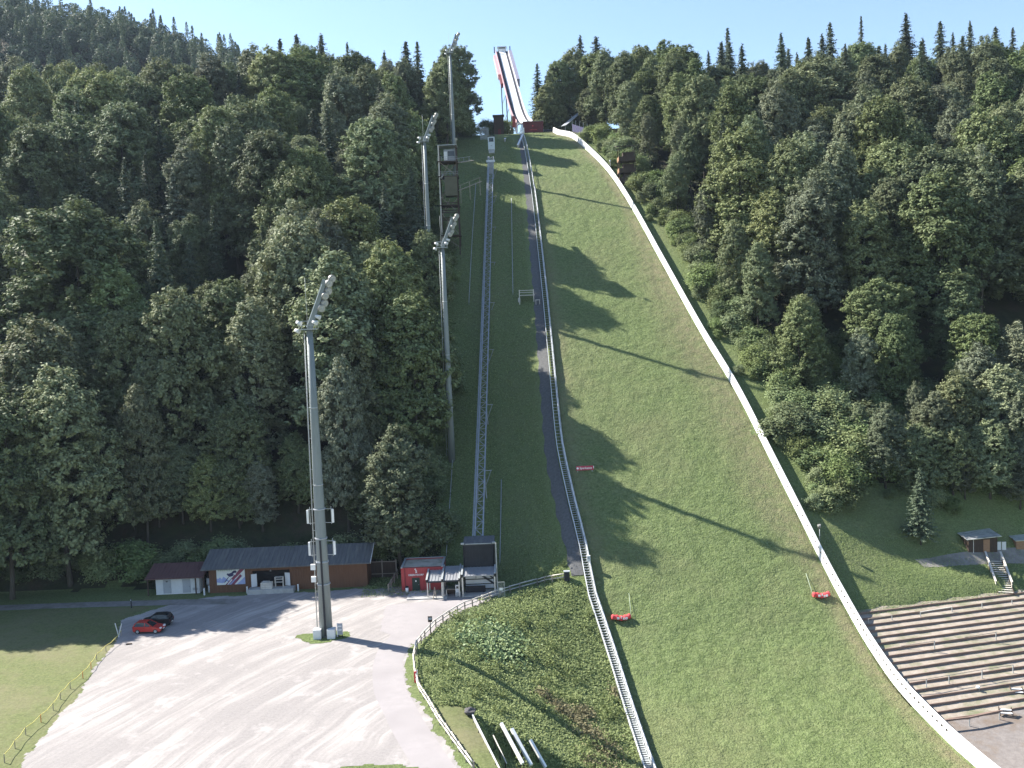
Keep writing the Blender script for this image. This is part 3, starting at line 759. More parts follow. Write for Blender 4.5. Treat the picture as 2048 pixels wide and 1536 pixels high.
# ------------------------------------------------------------------ materials for the built things
M_WOODRED = pm('stained_boards', (.115,.058,.034), (.165,.085,.05), 1.2, .75, .01, 6, stretch=(6,6,.4))
M_WOODOLD = pm('weathered_wood', (.24,.20,.16), (.36,.31,.26), 2.0, .85, .008, 9, stretch=(4,4,.6))
M_WOODPALE = pm('pale_wood', (.50,.46,.40), (.66,.62,.56), 2.0, .8, .006, 9)
M_WOODDARK = pm('dark_wood', (.045,.032,.025), (.085,.06,.045), 2.0, .85, .01, 8, stretch=(4,4,.5))
M_WOODTAN = pm('tan_boards', (.26,.15,.09), (.34,.21,.13), 2.0, .8, .006, 8, stretch=(.6,4,5))
M_ROOFGREY = pm('grey_sheet_roof', (.085,.088,.092), (.12,.123,.128), .8, .65, .01, 4, stretch=(5,.5,.5), c3=(.16,.16,.15), s3=.5)
M_ROOFRED = pm('brown_red_sheet_roof', (.095,.052,.05), (.13,.07,.065), .8, .6, .01, 4, stretch=(5,.5,.5))
M_ROOFGRAVEL = pm('gravelled_flat_roof', (.38,.33,.27), (.5,.45,.38), 1.5, .95, .02, 8, c3=(.2,.22,.16), s3=.6)
M_TIN = pm('bright_tin', (.55,.56,.58), (.78,.79,.8), .9, .35, .01, 4, metal=.6, stretch=(1,3,1), c3=(.3,.31,.33), s3=.8)
M_SEAM = pm('seamed_metal_roof', (.27,.275,.29), (.36,.365,.38), .9, .5, 0, metal=.3)
M_BLACKMET = pm('black_sheet', (.018,.02,.026), (.03,.033,.04), 1.0, .55)
M_STEEL = pm('galvanised_steel', (.33,.35,.355), (.43,.45,.455), 1.3, .55, .003, 9, metal=.35)
M_POLE = pm('pole_concrete_steel', (.20,.225,.23), (.26,.285,.285), .7, .6, .004, 9, stretch=(2,2,.3), metal=.15, c3=(.17,.19,.19), s3=.25)
M_TRUSS = pm('blue_grey_steel', (.27,.29,.32), (.36,.38,.41), 1.0, .5, metal=.3)
M_WHITE = pm('white_paint', (.78,.78,.77), (.84,.84,.83), .9, .5, c3=(.68,.67,.65), s3=.4)
M_WHITEG = pm('white_container_paint', (.60,.61,.62), (.68,.69,.70), .9, .5)
M_BOARD = pm('white_board_sheet', (.72,.71,.69), (.80,.79,.78), .5, .6, c3=(.55,.52,.49), s3=.22)
M_GREYDOOR = pm('grey_door', (.33,.35,.38), (.38,.40,.43), 1.0, .5)
M_RED = pm('red_hut_boards', (.33,.05,.055), (.42,.07,.07), 1.2, .65, .008, 6, stretch=(5,5,.3))
M_REDPALE = pm('pink_red_cladding', (.50,.31,.33), (.56,.36,.38), 1.0, .5)
M_REDDARK = pm('dark_red_boards', (.11,.022,.025), (.15,.03,.032), 1.0, .6)
M_GREEN = pm('dark_green_door', (.022,.04,.032), (.03,.05,.04), 1.0, .5)
M_CONC = pm('concrete', (.36,.355,.34), (.46,.455,.44), .9, .9, .01, 8, c3=(.28,.275,.26), s3=.5)
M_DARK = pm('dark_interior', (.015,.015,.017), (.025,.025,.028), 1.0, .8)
M_GLASSDK = pm('dark_glass', (.02,.025,.03), (.03,.035,.04), .5, .12, spec=.6)
M_OLIVE = pm('olive_panel', (.10,.095,.06), (.125,.12,.08), .8, .7)
M_STRIP = pm('dark_gravel_strip', (.08,.08,.08), (.13,.13,.13), 2.5, .95, .06, 5)
M_TREAD = pm('terrace_earth', (.26,.22,.175), (.37,.32,.27), 1.0, .95, .03, 5, c3=(.16,.17,.095), s3=.35)
M_RISER = pm('terrace_timber', (.17,.115,.09), (.25,.175,.145), 1.2, .85, .01, 7, stretch=(.5,.5,3))
M_CLOTHRED = pm('red_cloth', (.60,.06,.07), (.72,.10,.10), 1.5, .8, .02, 6)
M_LETTER = pm('white_lettering', (.80,.80,.80), (.84,.84,.84), 1.0, .5)
M_BLACK = pm('black_plastic', (.012,.012,.013), (.02,.02,.022), 1.0, .5)
M_LAMP = pm('lamp_housing', (.24,.235,.22), (.36,.345,.32), 2.0, .45, metal=.4)
M_LAMPGL = pm('lamp_glass', (.30,.31,.32), (.42,.43,.44), 3.0, .2, spec=.6)
M_BLUEP = pm('poster_blue', (.22,.27,.50), (.40,.46,.68), .9, .6)
M_MAROON = pm('poster_maroon', (.20,.05,.09), (.27,.08,.12), 1.2, .6)
M_NAVY = pm('poster_navy', (.03,.03,.09), (.05,.05,.12), 1.0, .6)
M_POSTERW = pm('poster_white', (.62,.64,.62), (.70,.72,.70), .9, .6)
M_GREENW = pm('poster_green', (.35,.45,.38), (.42,.52,.44), .9, .6)
M_ROPE = pm('rope', (.42,.50,.40), (.5,.58,.48), 2, .8)
M_TAPE = pm('yellow_tape', (.62,.55,.14), (.7,.62,.2), 2, .6)
M_ORANGE = pm('orange_post', (.6,.16,.04), (.68,.2,.06), 2, .6)

# ------------------------------------------------------------------ long shed
b = pz(420, 1186.5, 0); SX0, SY0 = b.x, b.y
e = pz(736, 1172, 0); SL = e.x - SX0
t = thing('long_shed', 'long brown wooden shed with a grey sheet roof behind the car park', 'shed', (SX0, SY0, 0), math.atan2(e.y - SY0, SL) * .6)
m = MB(); Hh = 4.05; D = 8.2
op0, op1, oz0, oz1 = 6.7, 12.4, .75, 3.2
for a, c, z0, z1 in ((0, op0, 0, Hh), (op1, SL, 0, Hh), (op0, op1, 0, oz0), (op0, op1, oz1, Hh)):
    m.box(((a+c)/2, .1, (z0+z1)/2), (c-a, .2, z1-z0))
m.box((.1, D/2+.1, Hh/2), (.2, D-.2, Hh)); m.box((SL-.1, D/2+.1, Hh/2), (.2, D-.2, Hh)); m.box((SL/2, D, Hh/2), (SL-.4, .2, Hh))
for x in (.1, SL-.1): m.prism([(0, Hh), (D+.1, Hh), (D/2, Hh+1.55)], 'x', x-.1, x+.1)
for i in range(int(SL/.42)):
    x = .3 + i*.42
    if not (op0-.1 < x < op1+.1): m.box((x, -.012, Hh/2), (.05, .024, Hh-.02))
m.build('wall', M_WOODRED, t)
m = MB(); rr = 1.75/(D/2)
for s in (0, 1):
    y0, y1 = (-.9, D/2) if s == 0 else (D/2, D+.9)
    z0, z1 = (Hh-.22, Hh+1.68) if s == 0 else (Hh+1.68, Hh-.22)
    m.add([(-.9,y0,z0),(SL+.7,y0,z0),(SL+.7,y1,z1),(-.9,y1,z1),(-.9,y0,z0+.16),(SL+.7,y0,z0+.16),(SL+.7,y1,z1+.16),(-.9,y1,z1+.16)], [(0,1,2,3),(4,7,6,5),(0,4,5,1),(1,5,6,2),(2,6,7,3),(3,7,4,0)])
    if s == 0:
        for i in range(int((SL+1.6)/.6)):
            x = -.9 + .3 + i*.6; m.bar((x,y0,z0+.17),(x,y1,z1+.17), .04, .05)
r_ = m.build('roof', M_ROOFGREY, t)
m = MB(); m.bar((SL+.72,-.92,Hh-.14),(SL+.72,D/2,Hh+1.76), .06, .26); m.bar((SL+.72,D/2,Hh+1.76),(SL+.72,D+.9,Hh-.14), .06, .26); m.build('bargeboard', M_WHITEG, r_)
m = MB(); m.box((SL/2-.1,-.98,Hh-.16),(SL+1.6,.14,.12)); m.build('gutter', M_ROOFGREY, r_)
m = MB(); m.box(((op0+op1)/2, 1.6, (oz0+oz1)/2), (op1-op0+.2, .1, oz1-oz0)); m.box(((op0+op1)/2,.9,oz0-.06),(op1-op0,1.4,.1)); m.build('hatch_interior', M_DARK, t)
m = MB(); m.box((6.95,-.22,oz0+1.02),(.85,.06,2.0), .35); m.build('hatch_door', M_WHITEG, t)
m = MB(); m.box((12.1,-.22,oz0+1.02),(.85,.06,2.0), -.3); m.build('hatch_door', M_WHITEG, t)
m = MB(); m.box(((op0+op1)/2+.2,-1.0,.36),(7.0,1.6,.72)); m.build('loading_platform', M_CONC, t)
m = MB(); m.tube([(9.6,-.1,3.35),(9.6,-.35,3.3)], .03, 6); m.tube([(9.6,-.35,3.38),(9.6,-.35,3.14)], [.06,.14], 8); m.build('wall_lamp', M_LAMP, t)
# poster: a ski jumper over white mountains, as flat printed shapes
pw, pz0, pz1 = 4.35, 1.25, 3.86
ps = thing('poster', 'large printed poster of a ski jumper on the left end of the long shed', 'poster', (0,0,0)); 
ps.parent = None; ps.location = t.matrix_world @ Vector((0,0,0)) if False else (SX0 + 1.2, SY0 - .06, 0); ps.rotation_euler = t.rotation_euler
hh = pz1 - pz0
def pp(pts, d): return [(x*pw, -d, pz0 + z*hh) for x, z in pts]
m = MB(); m.box((pw/2, 0, (pz0+pz1)/2), (pw, .05, hh)); m.build('sheet', M_POSTERW, ps)
m = MB(); m.poly(pp([(0,0),(1,0),(1,.42),(.88,.52),(.76,.36),(.6,.3),(.45,.2),(.3,.42),(.24,.5),(.18,.34),(.12,.46),(.05,.36),(0,.4)], .030)); m.build('mountain_print', M_BLUEP, ps)
m = MB(); m.poly(pp([(.0,.0),(.3,.0),(.42,.16),(.34,.22),(.2,.1),(.0,.16)], .0335)); m.poly(pp([(.62,.0),(.7,.0),(.98,.42),(.98,.6)], .0335)); m.build('snow_print', M_POSTERW, ps)
m = MB(); m.poly(pp([(.30,.0),(.42,.0),(.98,.86),(.98,.99),(.88,.99)], .037)); m.poly(pp([(.5,.0),(.62,.0),(.9,.5),(.84,.6)], .037)); m.build('ski_print', M_MAROON, ps)
m = MB(); m.poly(pp([(.36,.6),(.38,.68),(.44,.66),(.52,.70),(.6,.82),(.68,.84),(.72,.76),(.66,.62),(.56,.5),(.46,.46),(.4,.54)], .040)); m.poly(pp([(.40,.44),(.46,.5),(.3,.16),(.24,.1)], .040)); m.build('jumper_print', M_NAVY, ps)
m = MB(); m.poly(pp([(.58,.62),(.64,.7),(.7,.66),(.66,.56)], .043)); m.poly(pp([(.36,.02),(.40,.0),(.56,.28),(.52,.32)], .043)); m.build('highlight_print', M_WHITEG, ps)
m = MB()
for i in range(7): m.box((.35+i*.33, -.034, pz0+.86*hh), (.24,.01,.13))
m.build('letter_print', M_GREENW, ps)
# odds and ends at the hatch
def sw(x, y, z): 
    a = t.rotation_euler[2]; return Vector((SX0 + x*math.cos(a) - y*math.sin(a), SY0 + x*math.sin(a) + y*math.cos(a), z))
o = thing('wooden_crate', 'pale slatted wooden crate on the platform in front of the shed hatch', 'crate', sw(9.1,-1.1,.72))
m = MB()
for i in range(4): m.box((0,-.4,.12+i*.24),(1.7,.05,.2)); m.box((0,.4,.12+i*.24),(1.7,.05,.2)); m.box((-.83,0,.12+i*.24),(.05,.76,.2)); m.box((.83,0,.12+i*.24),(.05,.76,.2))
m.build('slats', M_WOODPALE, o); m = MB(); m.box((0,0,.04),(1.6,.7,.05)); m.build('bottom', M_WOODOLD, o)
o = thing('wooden_rack', 'tall open wooden rack standing right of the pale crate at the shed hatch', 'rack', sw(10.9,-.6,.72))
m = MB()
for x in (-.6,.6):
    for y in (-.2,.2): m.box((x,y,.8),(.08,.08,1.6))
m.build('frame', M_WOODPALE, o)
for z in (.75,1.2,1.55): m = MB(); m.box((0,0,z),(1.3,.5,.05)); m.build('shelf', M_WOODPALE, o)
o = thing('storage_box', 'small pale box on the hatch ledge left of the wooden rack', 'box', sw(8.6,.5,oz0+.0))
m = MB(); m.box((0,0,.35),(.95,.4,.5)); m.build('body', M_WHITEG, o); m = MB(); m.box((0,0,.63),(1.0,.45,.06)); m.build('lid', M_WHITE, o)
for i, (x, lb) in enumerate(((-.55,'short white marker post at the left corner of the long shed'), (6.0,'short white marker post at the left end of the hatch platform'), (13.8,'short white marker post at the right end of the hatch platform'))):
    o = thing('marker_post', lb, 'post', sw(x,-.9,0)); m = MB(); m.box((0,0,.5),(.2,.2,1.0)); m.build('post', M_WHITEG, o); m = MB(); m.box((0,0,1.02),(.24,.24,.05)); m.build('cap', M_WHITE, o)
# ------------------------------------------------------------------ red-roofed lean-to with the toilet container
a0 = pz(313, 1190, 0); xa0 = pz(297, 1190, 0).x
t = thing('open_shelter', 'low shelter with a brown-red roof left of the long shed', 'shelter', (xa0, a0.y-.9, 0)); AL = SX0 + .3 - xa0 - .95
m = MB()
for s, (y0, y1, z0, z1) in enumerate(((0,3.9,2.62,4.05),(3.9,7.0,4.05,2.9))):
    m.add([(0,y0,z0),(AL,y0,z0),(AL,y1,z1),(0,y1,z1),(0,y0,z0+.14),(AL,y0,z0+.14),(AL,y1,z1+.14),(0,y1,z1+.14)], [(0,1,2,3),(4,7,6,5),(0,4,5,1),(1,5,6,2),(2,6,7,3),(3,7,4,0)])
for i in range(int(AL/.5)): m.bar((.25+i*.5,0,2.77),(.25+i*.5,3.9,4.2),.04,.05)
m.build('roof', M_ROOFRED, t)
for x in (.25, AL-1.4, AL-.2):
    for y in (.5, 6.6): m = MB(); m.box((x,y,1.36),(.16,.16,2.72)); m.build('post', M_WOODDARK, t)
m = MB(); m.box((AL/2,6.75,1.4),(AL-.5,.1,2.8)); m.build('back_wall', M_WOODDARK, t)
xc1 = pz(399, 1187, 0).x; CW = xc1 - a0.x
o = thing('toilet_container', 'white toilet container with two grey doors under the red-roofed shelter', 'container', (a0.x, a0.y, 0), .0)
m = MB(); m.box((CW/2,1.25,1.3),(CW,2.5,2.36))
for i in range(26): m.box((.2+i*(CW-.4)/25,-.012,1.28),(.07,.024,2.1))
m.build('body', M_WHITEG, o)
m = MB(); m.box((CW/2,1.25,2.52),(CW+.06,2.56,.1)); m.box((CW/2,1.25,.09),(CW+.02,2.54,.1)); m.build('frame', M_WHITE, o)
for x in (1.75, 4.75):
    d = MB().box((x,-.04,1.25),(1.2,.05,2.15)).build('door', M_GREYDOOR, o); MB().box((x+.45,-.09,1.2),(.12,.05,.04)).build('handle', M_BLACK, d)
    if x < 2: MB().add([(x-.2,-.07,2.12),(x+.2,-.07,2.12),(x,-.07,1.9)], [(0,1,2)]).build('pictogram', M_BLACK, d)
m = MB()
for i in range(6): m.box((CW-.65,-.035,.55+i*.07),(.75,.03,.05))
m.build('vent', M_GREYDOOR, o)
o = thing('waste_drum', 'grey drum on a pale pedestal between toilet container and long shed', 'drum', (xc1+1.5, a0.y+.5, 0))
m = MB(); m.tube([(0,0,1.2),(0,0,2.3)], .5, 14); m.build('drum', M_GREYDOOR, o); m = MB(); m.tube([(0,0,0),(0,0,1.2)], [.38,.3], 10); m.build('pedestal', M_WHITEG, o); m = MB(); m.tube([(0,0,2.3),(0,0,2.38)], [.53,.5], 14); m.build('lid', M_BLACK, o)
# ------------------------------------------------------------------ fence panel and rail between shed and hut
q0 = py(737,1150,141); q1 = py(793,1147,141)
t = thing('panel_fence', 'dark solid fence panel with pale top rail between long shed and red hut', 'fence', (q0.x, 141, q0.z))
Lp = q1.x - q0.x
m = MB(); m.box((Lp/2,0,.8),(Lp,.08,2.5)); m.build('panel', M_WOODDARK, t)
m = MB(); m.box((Lp/2,-.06,2.1),(Lp+.1,.14,.12)); m.box((Lp/2,-.06,.15),(Lp+.1,.12,.1)); m.build('rail', M_WOODOLD, t)
for x in (0, Lp/2, Lp): m = MB(); m.box((x,.02,.9),(.18,.2,3.0)); m.build('post', M_WOODOLD, t)
r0 = py(795,1153,139.5); r1 = pz(777,1184,0)
t = thing('handrail', 'old wooden handrail sloping down beside the red hut', 'railing', (r1.x, r1.y, 0))
dv = r0 - r1; m = MB(); m.bar((0,0,1.0), dv + Vector((0,0,.9)), .12, .2); m.bar((0,0,.5), dv + Vector((0,0,.4)), .1, .16); m.build('rail', M_WOODOLD, t)
for k in (0, .33, .66, 1): m = MB(); p = dv*k; m.box((p.x,p.y,p.z+.45),(.16,.16,1.5)); m.build('post', M_WOODOLD, t)
# ------------------------------------------------------------------ red hut
h0 = pz(804, 1184, 0); h1 = pz(888, 1180, 0); HW = h1.x - h0.x; HD = 5.6; HH = 3.62
t = thing('red_hut', 'red flat-roofed wooden hut with white lettering and a dark green door', 'hut', (h0.x, h0.y, 0))
m = MB(); m.box((HW/2,.1,HH/2),(HW,.2,HH)); m.box((.1,HD/2+.1,HH/2),(.2,HD-.2,HH)); m.box((HW-.1,HD/2+.1,HH/2),(.2,HD-.2,HH)); m.box((HW/2,HD,HH/2),(HW-.4,.2,HH))
for i in range(int(HW/.3)): m.box((.15+i*.3,-.01,HH/2-.03),(.03,.02,HH-.08))
m.build('wall', M_RED, t)
r_ = MB().box((HW/2,HD/2,HH-.22),(HW-.42,HD-.42,.16)).build('roof', M_ROOFGRAVEL, t)
m = MB(); m.box((.1,HD/2,HH+.06),(.3,HD+.1,.1)); m.box((HW-.1,HD/2,HH+.06),(.3,HD+.1,.1)); m.box((HW/2,HD,HH+.06),(HW-.5,.26,.1)); m.build('parapet_cap', M_STEEL, r_)
MB().box((HW/2,.06,HH+.04),(HW-.5,.22,.06)).build('front_edge', M_REDDARK, r_)
dx = (833.0-804)/(888-804)*HW
d = MB().box((dx-.0,-.05,1.05),(1.15,.06,2.1)).build('door', M_GREEN, t); MB().box((dx+.42,-.1,1.05),(.1,.05,.05)).build('handle', M_STEEL, d); MB().box((dx,-.09,1.62),(.16,.02,.24)).build('notice', M_LETTER, d)
MB().box((dx-1.6,-.03,HH/2),(.09,.05,HH-.1)).build('downpipe', M_REDDARK, t)
text_mesh('lettering', 'OBERSTDORF', .36, M_LETTER, t, (dx+.05,-.04,2.42), ext=.02, spacing=1.05)
lg = text_mesh('logo', 'S', .62, M_LETTER, t, (dx+.1,-.04,2.86), ext=.02); 
m = MB(); m.tube([(dx-.04,-.03,3.42),(dx-.04,-.07,3.42)], .09, 12); m.build('logo_dot', M_LETTER, t)
o = thing('litter_bin', 'small white litter bin with a black lid at the left corner of the red hut', 'bin', (h0.x+.85,h0.y-.6,0))
m = MB(); m.tube([(0,0,0),(0,0,.85)], [.2,.24], 12); m.build('body', M_WHITE, o); m = MB(); m.tube([(0,0,.85),(0,0,.95),(0,0,1.05)], [.27,.25,.1], 12); m.build('lid', M_BLACK, o)
s0 = pz(813,1201,0); s1 = pz(893,1202,0)
t = tag(MB().box(((s0.x+s1.x)/2,(s0.y+h0.y)/2-.05,.08),(s1.x-s0.x,h0.y-s0.y-.3,.16)).build('pavement', M_CONC), kind='structure')
# ------------------------------------------------------------------ lift valley station with its canopies
def canopy(name, lab, u0, u1, vf, vb, zf_, zb, yf, yb, seams, posts=True):
    a = py(u0, vf, yf); c = py(u1, vf, yf); t = thing(name, lab, 'canopy', (a.x, yf, 0)); w = c.x - a.x; d = yb - yf
    m = MB(); th = .12
    m.add([(0,0,zf_),(w,0,zf_),(w,d,zb),(0,d,zb),(0,0,zf_+th),(w,0,zf_+th),(w,d,zb+th),(0,d,zb+th)], [(0,1,2,3),(4,7,6,5),(0,4,5,1),(1,5,6,2),(2,6,7,3),(3,7,4,0)])
    for i in range(1, seams): m.bar((w*i/seams,0.02,zf_+th+.03),(w*i/seams,d,zb+th+.03), .05, .07)
    m.build('roof', M_SEAM, t)
    for x in (-.18, w+.12): m = MB(); m.bar((x,-.1,zf_+.12),(x,d+.1,zb+.12), .24, .42); m.build('side_beam', M_BLACKMET, t); m = MB(); m.bar((x-.02,-.1,zf_+.35),(x-.02,d+.1,zb+.35), .26, .04); m.build('beam_cap', M_STEEL, t)
    m = MB(); m.box((w/2,-.06,zf_-.02),(w+.1,.08,.2)); m.build('fascia', M_BLACKMET, t)
    if posts:
        for x, y in ((-.12,.1),(w+.06,.1),(-.12,d-.2),(w+.06,d-.2)): m = MB(); m.box((x,y,zf_/2+(.15 if y > 1 else 0)),(.16,.16,zf_+(.3 if y > 1 else 0))); m.build('post', M_WOODPALE, t)
    return t
canopy('canopy', 'small grey metal canopy on pale posts directly in front of the red hut', 856, 882.5, 1165, 1143, 2.45, 3.05, 129.3, 133.0, 4)
canopy('canopy', 'wider grey metal canopy between the small one and the black lift tower', 887, 917, 1165, 1137, 2.45, 3.25, 129.4, 134.2, 5)
c0 = pz(927, 1193.5, 0); c1 = pz(992, 1191, 0); W_ = c1.x - c0.x
t = thing('lift_station', 'black tower-like valley station of the inclined lift with a pale open front', 'lift station', (c0.x, c0.y, 0))
y1, y2, zt = 2.9, 7.6, 6.95
m = MB(); m.box((W_/2,y1,(3.2+zt)/2),(W_-.3,.2,zt-3.2)); m.box((.15,(y1+y2)/2,zt/2),(.2,y2-y1+.2,zt)); m.box((W_-.15,(y1+y2)/2,zt/2),(.2,y2-y1+.2,zt)); m.box((W_/2,y2,zt/2-1),(W_-.3,.2,zt-2))
for i in range(9): m.box((.5+i*(W_-1)/8,y1-.12,(3.3+zt)/2),(.05,.05,zt-3.3))
m.build('wall', M_BLACKMET, t)
r_ = MB().box((W_/2,(y1+y2)/2,zt+.06),(W_-.1,y2-y1+.3,.14)).build('roof', M_ROOFGREY, t)
m = MB(); m.box((W_/2,y1-.12,zt+.16),(W_-.9,.1,.1)); m.box((.0,y1,zt+.22),(.5,.4,.22)); m.box((W_-.1,y1,zt+.22),(.5,.4,.22)); m.build('edge_trim', M_STEEL, r_)
m = MB(); th = .14; zf0, zb0 = 3.0, 3.45
m.add([(.1,-.2,zf0),(W_-.2,-.2,zf0),(W_-.2,y1-.1,zb0),(.1,y1-.1,zb0),(.1,-.2,zf0+th),(W_-.2,-.2,zf0+th),(W_-.2,y1-.1,zb0+th),(.1,y1-.1,zb0+th)], [(0,1,2,3),(4,7,6,5),(0,4,5,1),(1,5,6,2),(2,6,7,3),(3,7,4,0)])
for i in range(1, 9): m.bar((.1+(W_-.3)*i/9,-.18,zf0+th+.03),(.1+(W_-.3)*i/9,y1-.12,zb0+th+.03), .05, .07)
m.build('front_roof', M_SEAM, t)
for x in (-.12, W_-.02): m = MB(); m.bar((x,-.25,3.12),(x,y1,3.62), .26, .46); m.build('side_beam', M_BLACKMET, t); m = MB(); m.bar((x,-.25,3.37),(x,y1,3.87), .28, .04); m.build('beam_cap', M_STEEL, t)
for x in (-.05, W_-.1): m = MB(); m.box((x,0,1.5),(.2,.22,3.0)); m.build('front_post', M_WOODPALE, t)
m = MB(); m.box((W_+.22,1.6,3.7),(.18,.22,7.4)); m.build('side_post', M_CONC, t)
m = MB()
for i, z in enumerate((.62, 1.35, 2.1, 2.78)): m.box((W_/2-.1,y1-.02,z),(W_-.5,.06,.6))
m.build('back_board', M_WHITEG, t)
m = MB(); m.bar((W_*.40,y1-.2,2.9),(W_-.3,y1-.2,1.0), .1, .26); m.bar((W_*.62,y1-.2,3.0),(W_-.3,y1-.2,1.75), .1, .2); m.bar((W_*.38,y1-.22,3.0),(W_*.38,y1-.22,1.9), .08, .08); m.build('lift_rail', M_BLACKMET, t)
m = MB(); m.box((W_*.36,1.7,.5),(W_*.62,.5,1.0)); m.build('counter', M_BLACKMET, t)
m = MB(); m.box((W_/2,1.4,.07),(W_+.4,3.2,.14)); m.build('floor', M_CONC, t)
o = thing('ticket_machine', 'pale grey ticket machine on a box plinth under the wider canopy', 'machine', (pz(916.5,1192,0).x, 129.9, 0))
MB().box((0,0,.3),(.8,.6,.6)).build('plinth', M_CONC, o); MB().box((-.05,.05,1.15),(.6,.45,1.1)).build('body', M_WHITEG, o); MB().box((-.05,-.19,1.35),(.4,.03,.35)).build('screen', M_GLASSDK, o)
o = thing('wooden_counter', 'dark wooden counter under the wider canopy left of the ticket machine', 'counter', (pz(903,1192,0).x, 130.4, 0))
MB().box((0,0,.95),(1.6,.7,.08)).build('top', M_WOODOLD, o)
for x in (-.72,.72): MB().box((x,0,.46),(.1,.6,.92)).build('leg', M_WOODPALE, o)
MB().box((0,.25,.5),(1.4,.06,.7)).build('back_panel', M_WOODDARK, o)
o = thing('sign_easel', 'narrow folding wooden stand under the small canopy in front of the red hut', 'sign stand', (pz(869.5,1201,0).x, 129.0, 0))
MB().bar((-.25,-.35,0),(0,0,1.75), .08, .1).bar((.25,-.35,0),(0,0,1.75), .06, .07).build('front_legs', M_WOODOLD, o); MB().bar((0,.5,.0),(0,0,1.7), .06, .07).build('rear_leg', M_WOODOLD, o); MB().box((0,-.2,1.0),(.34,.05,.45)).build('panel', M_WOODOLD, o)
g0 = pz(997,1198,0)
o = thing('mesh_gate', 'tall narrow wire gate with a white notice beside the lift station', 'gate', (g0.x, g0.y, 0))
m = MB(); m.box((0,0,1.25),(.07,.07,2.5)); m.box((.95,0,1.25),(.07,.07,2.5)); m.box((.475,0,2.46),(.88,.07,.07)); m.box((.475,0,.1),(.88,.07,.07)); m.build('frame', M_STEEL, o)
m = MB()
for i in range(8): m.box((.11+i*.105,0,1.25),(.015,.015,2.3))
for i in range(12): m.box((.475,.012,.2+i*.2),(.86,.012,.012))
m.build('wire_mesh', M_STEEL, o); MB().box((.42,-.05,1.45),(.5,.03,.36)).build('notice', M_LETTER, o)

# ------------------------------------------------------------------ inclined lift: lattice track, supports, cabin at the top
A = py(957.5, 1072, 138.2); B = py(982.5, 313, 267)
dirv = (B - A).normalized(); side = Vector((1, 0, 0)); nrm = side.cross(dirv).normalized()
if nrm.z < 0: nrm = -nrm
t = thing('lift_track', 'long blue-grey lattice track of the inclined lift climbing the hill', 'lift track', A)
Lt = (B - A).length
m = MB(); z0 = Vector((0,0,0))
for sx in (-.62, .62):
    for hz in (0, -1.0): m.bar(side*sx + nrm*hz, side*sx + nrm*hz + dirv*Lt, .16, .16)
m.bar(side*-.95, side*-.95 + dirv*Lt, .12, .12); m.bar(side*-.80+nrm*.1, side*-.80+nrm*.1 + dirv*Lt, .07, .07)
m.build('chord', M_TRUSS, t)
m = MB(); n = int(Lt/1.55)
for i in range(n):
    a = dirv*(Lt*i/n); c = dirv*(Lt*(i+1)/n)
    s1 = 1 if i % 2 else -1
    m.bar(a+side*(-.6*s1), c+side*(.6*s1), .08, .08)
    for sx in (-.62,.62): m.bar(a+side*sx+(nrm*-1.0 if i%2 else z0), c+side*sx+(z0 if i%2 else nrm*-1.0), .07, .07)
    m.bar(a+side*-.6, a+side*.6, .08, .08)
m.build('lattice', M_TRUSS, t)
k = 0
for f in (.10, .22, .34, .46, .58, .70, .82, .94):
    p = dirv*(Lt*f) + nrm*-1.0; wz = zf(A.x+p.x, A.y+p.y) - A.z; 
    m = MB()
    for sx in (-.6,.6): m.bar(p+side*sx, Vector((p.x+sx*1.3, p.y, wz-.6)), .18, .18)
    m.bar(p+side*.62+nrm*1.0, p+side*1.7+nrm*.9, .1, .1); m.bar(p+side*1.7+nrm*.9, p+side*.62-nrm*1.2-dirv*2.0, .07, .07); m.box(tuple(p+side*1.6+nrm*.95), (.5,.5,.06))
    m.build('support', M_TRUSS, t)
cb = py(983.5, 306, 268)
t = thing('lift_cabin', 'white and grey lift cabin with a dark window at the top of the lattice track', 'lift cabin', (cb.x, 268.5, cb.z))
MB().box((0,0,2.8),(1.95,2.2,3.6)).build('body', pm('pale_blue_panel', (.50,.56,.60), (.56,.62,.66), 1, .5), t)
MB().box((0,0,4.75),(2.1,2.4,.3)).build('roof', M_BLACKMET, t); MB().box((0,-1.13,3.7),(1.35,.06,1.1)).build('window', M_GLASSDK, t); MB().box((0,-1.13,2.0),(.5,.06,.2)).build('plate', M_TRUSS, t)
MB().box((0,0,.45),(1.7,2.0,1.1)).build('undercarriage', M_TRUSS, t)
t = thing('lift_bridge', 'concrete pier with pale cross beams under the top end of the lift track', 'pier', (py(981,318,264).x, 264, 0))
zb = zf(t.location.x, 264); tz = py(981,316,264).z
MB().box((0,0,(zb-1+tz-1.2)/2),(1.3,1.3,tz-1.2-zb+1)).build('column', M_CONC, t); MB().box((0,0,tz-.9),(2.5,.8,.6)).build('crossbeam', M_WHITEG, t)
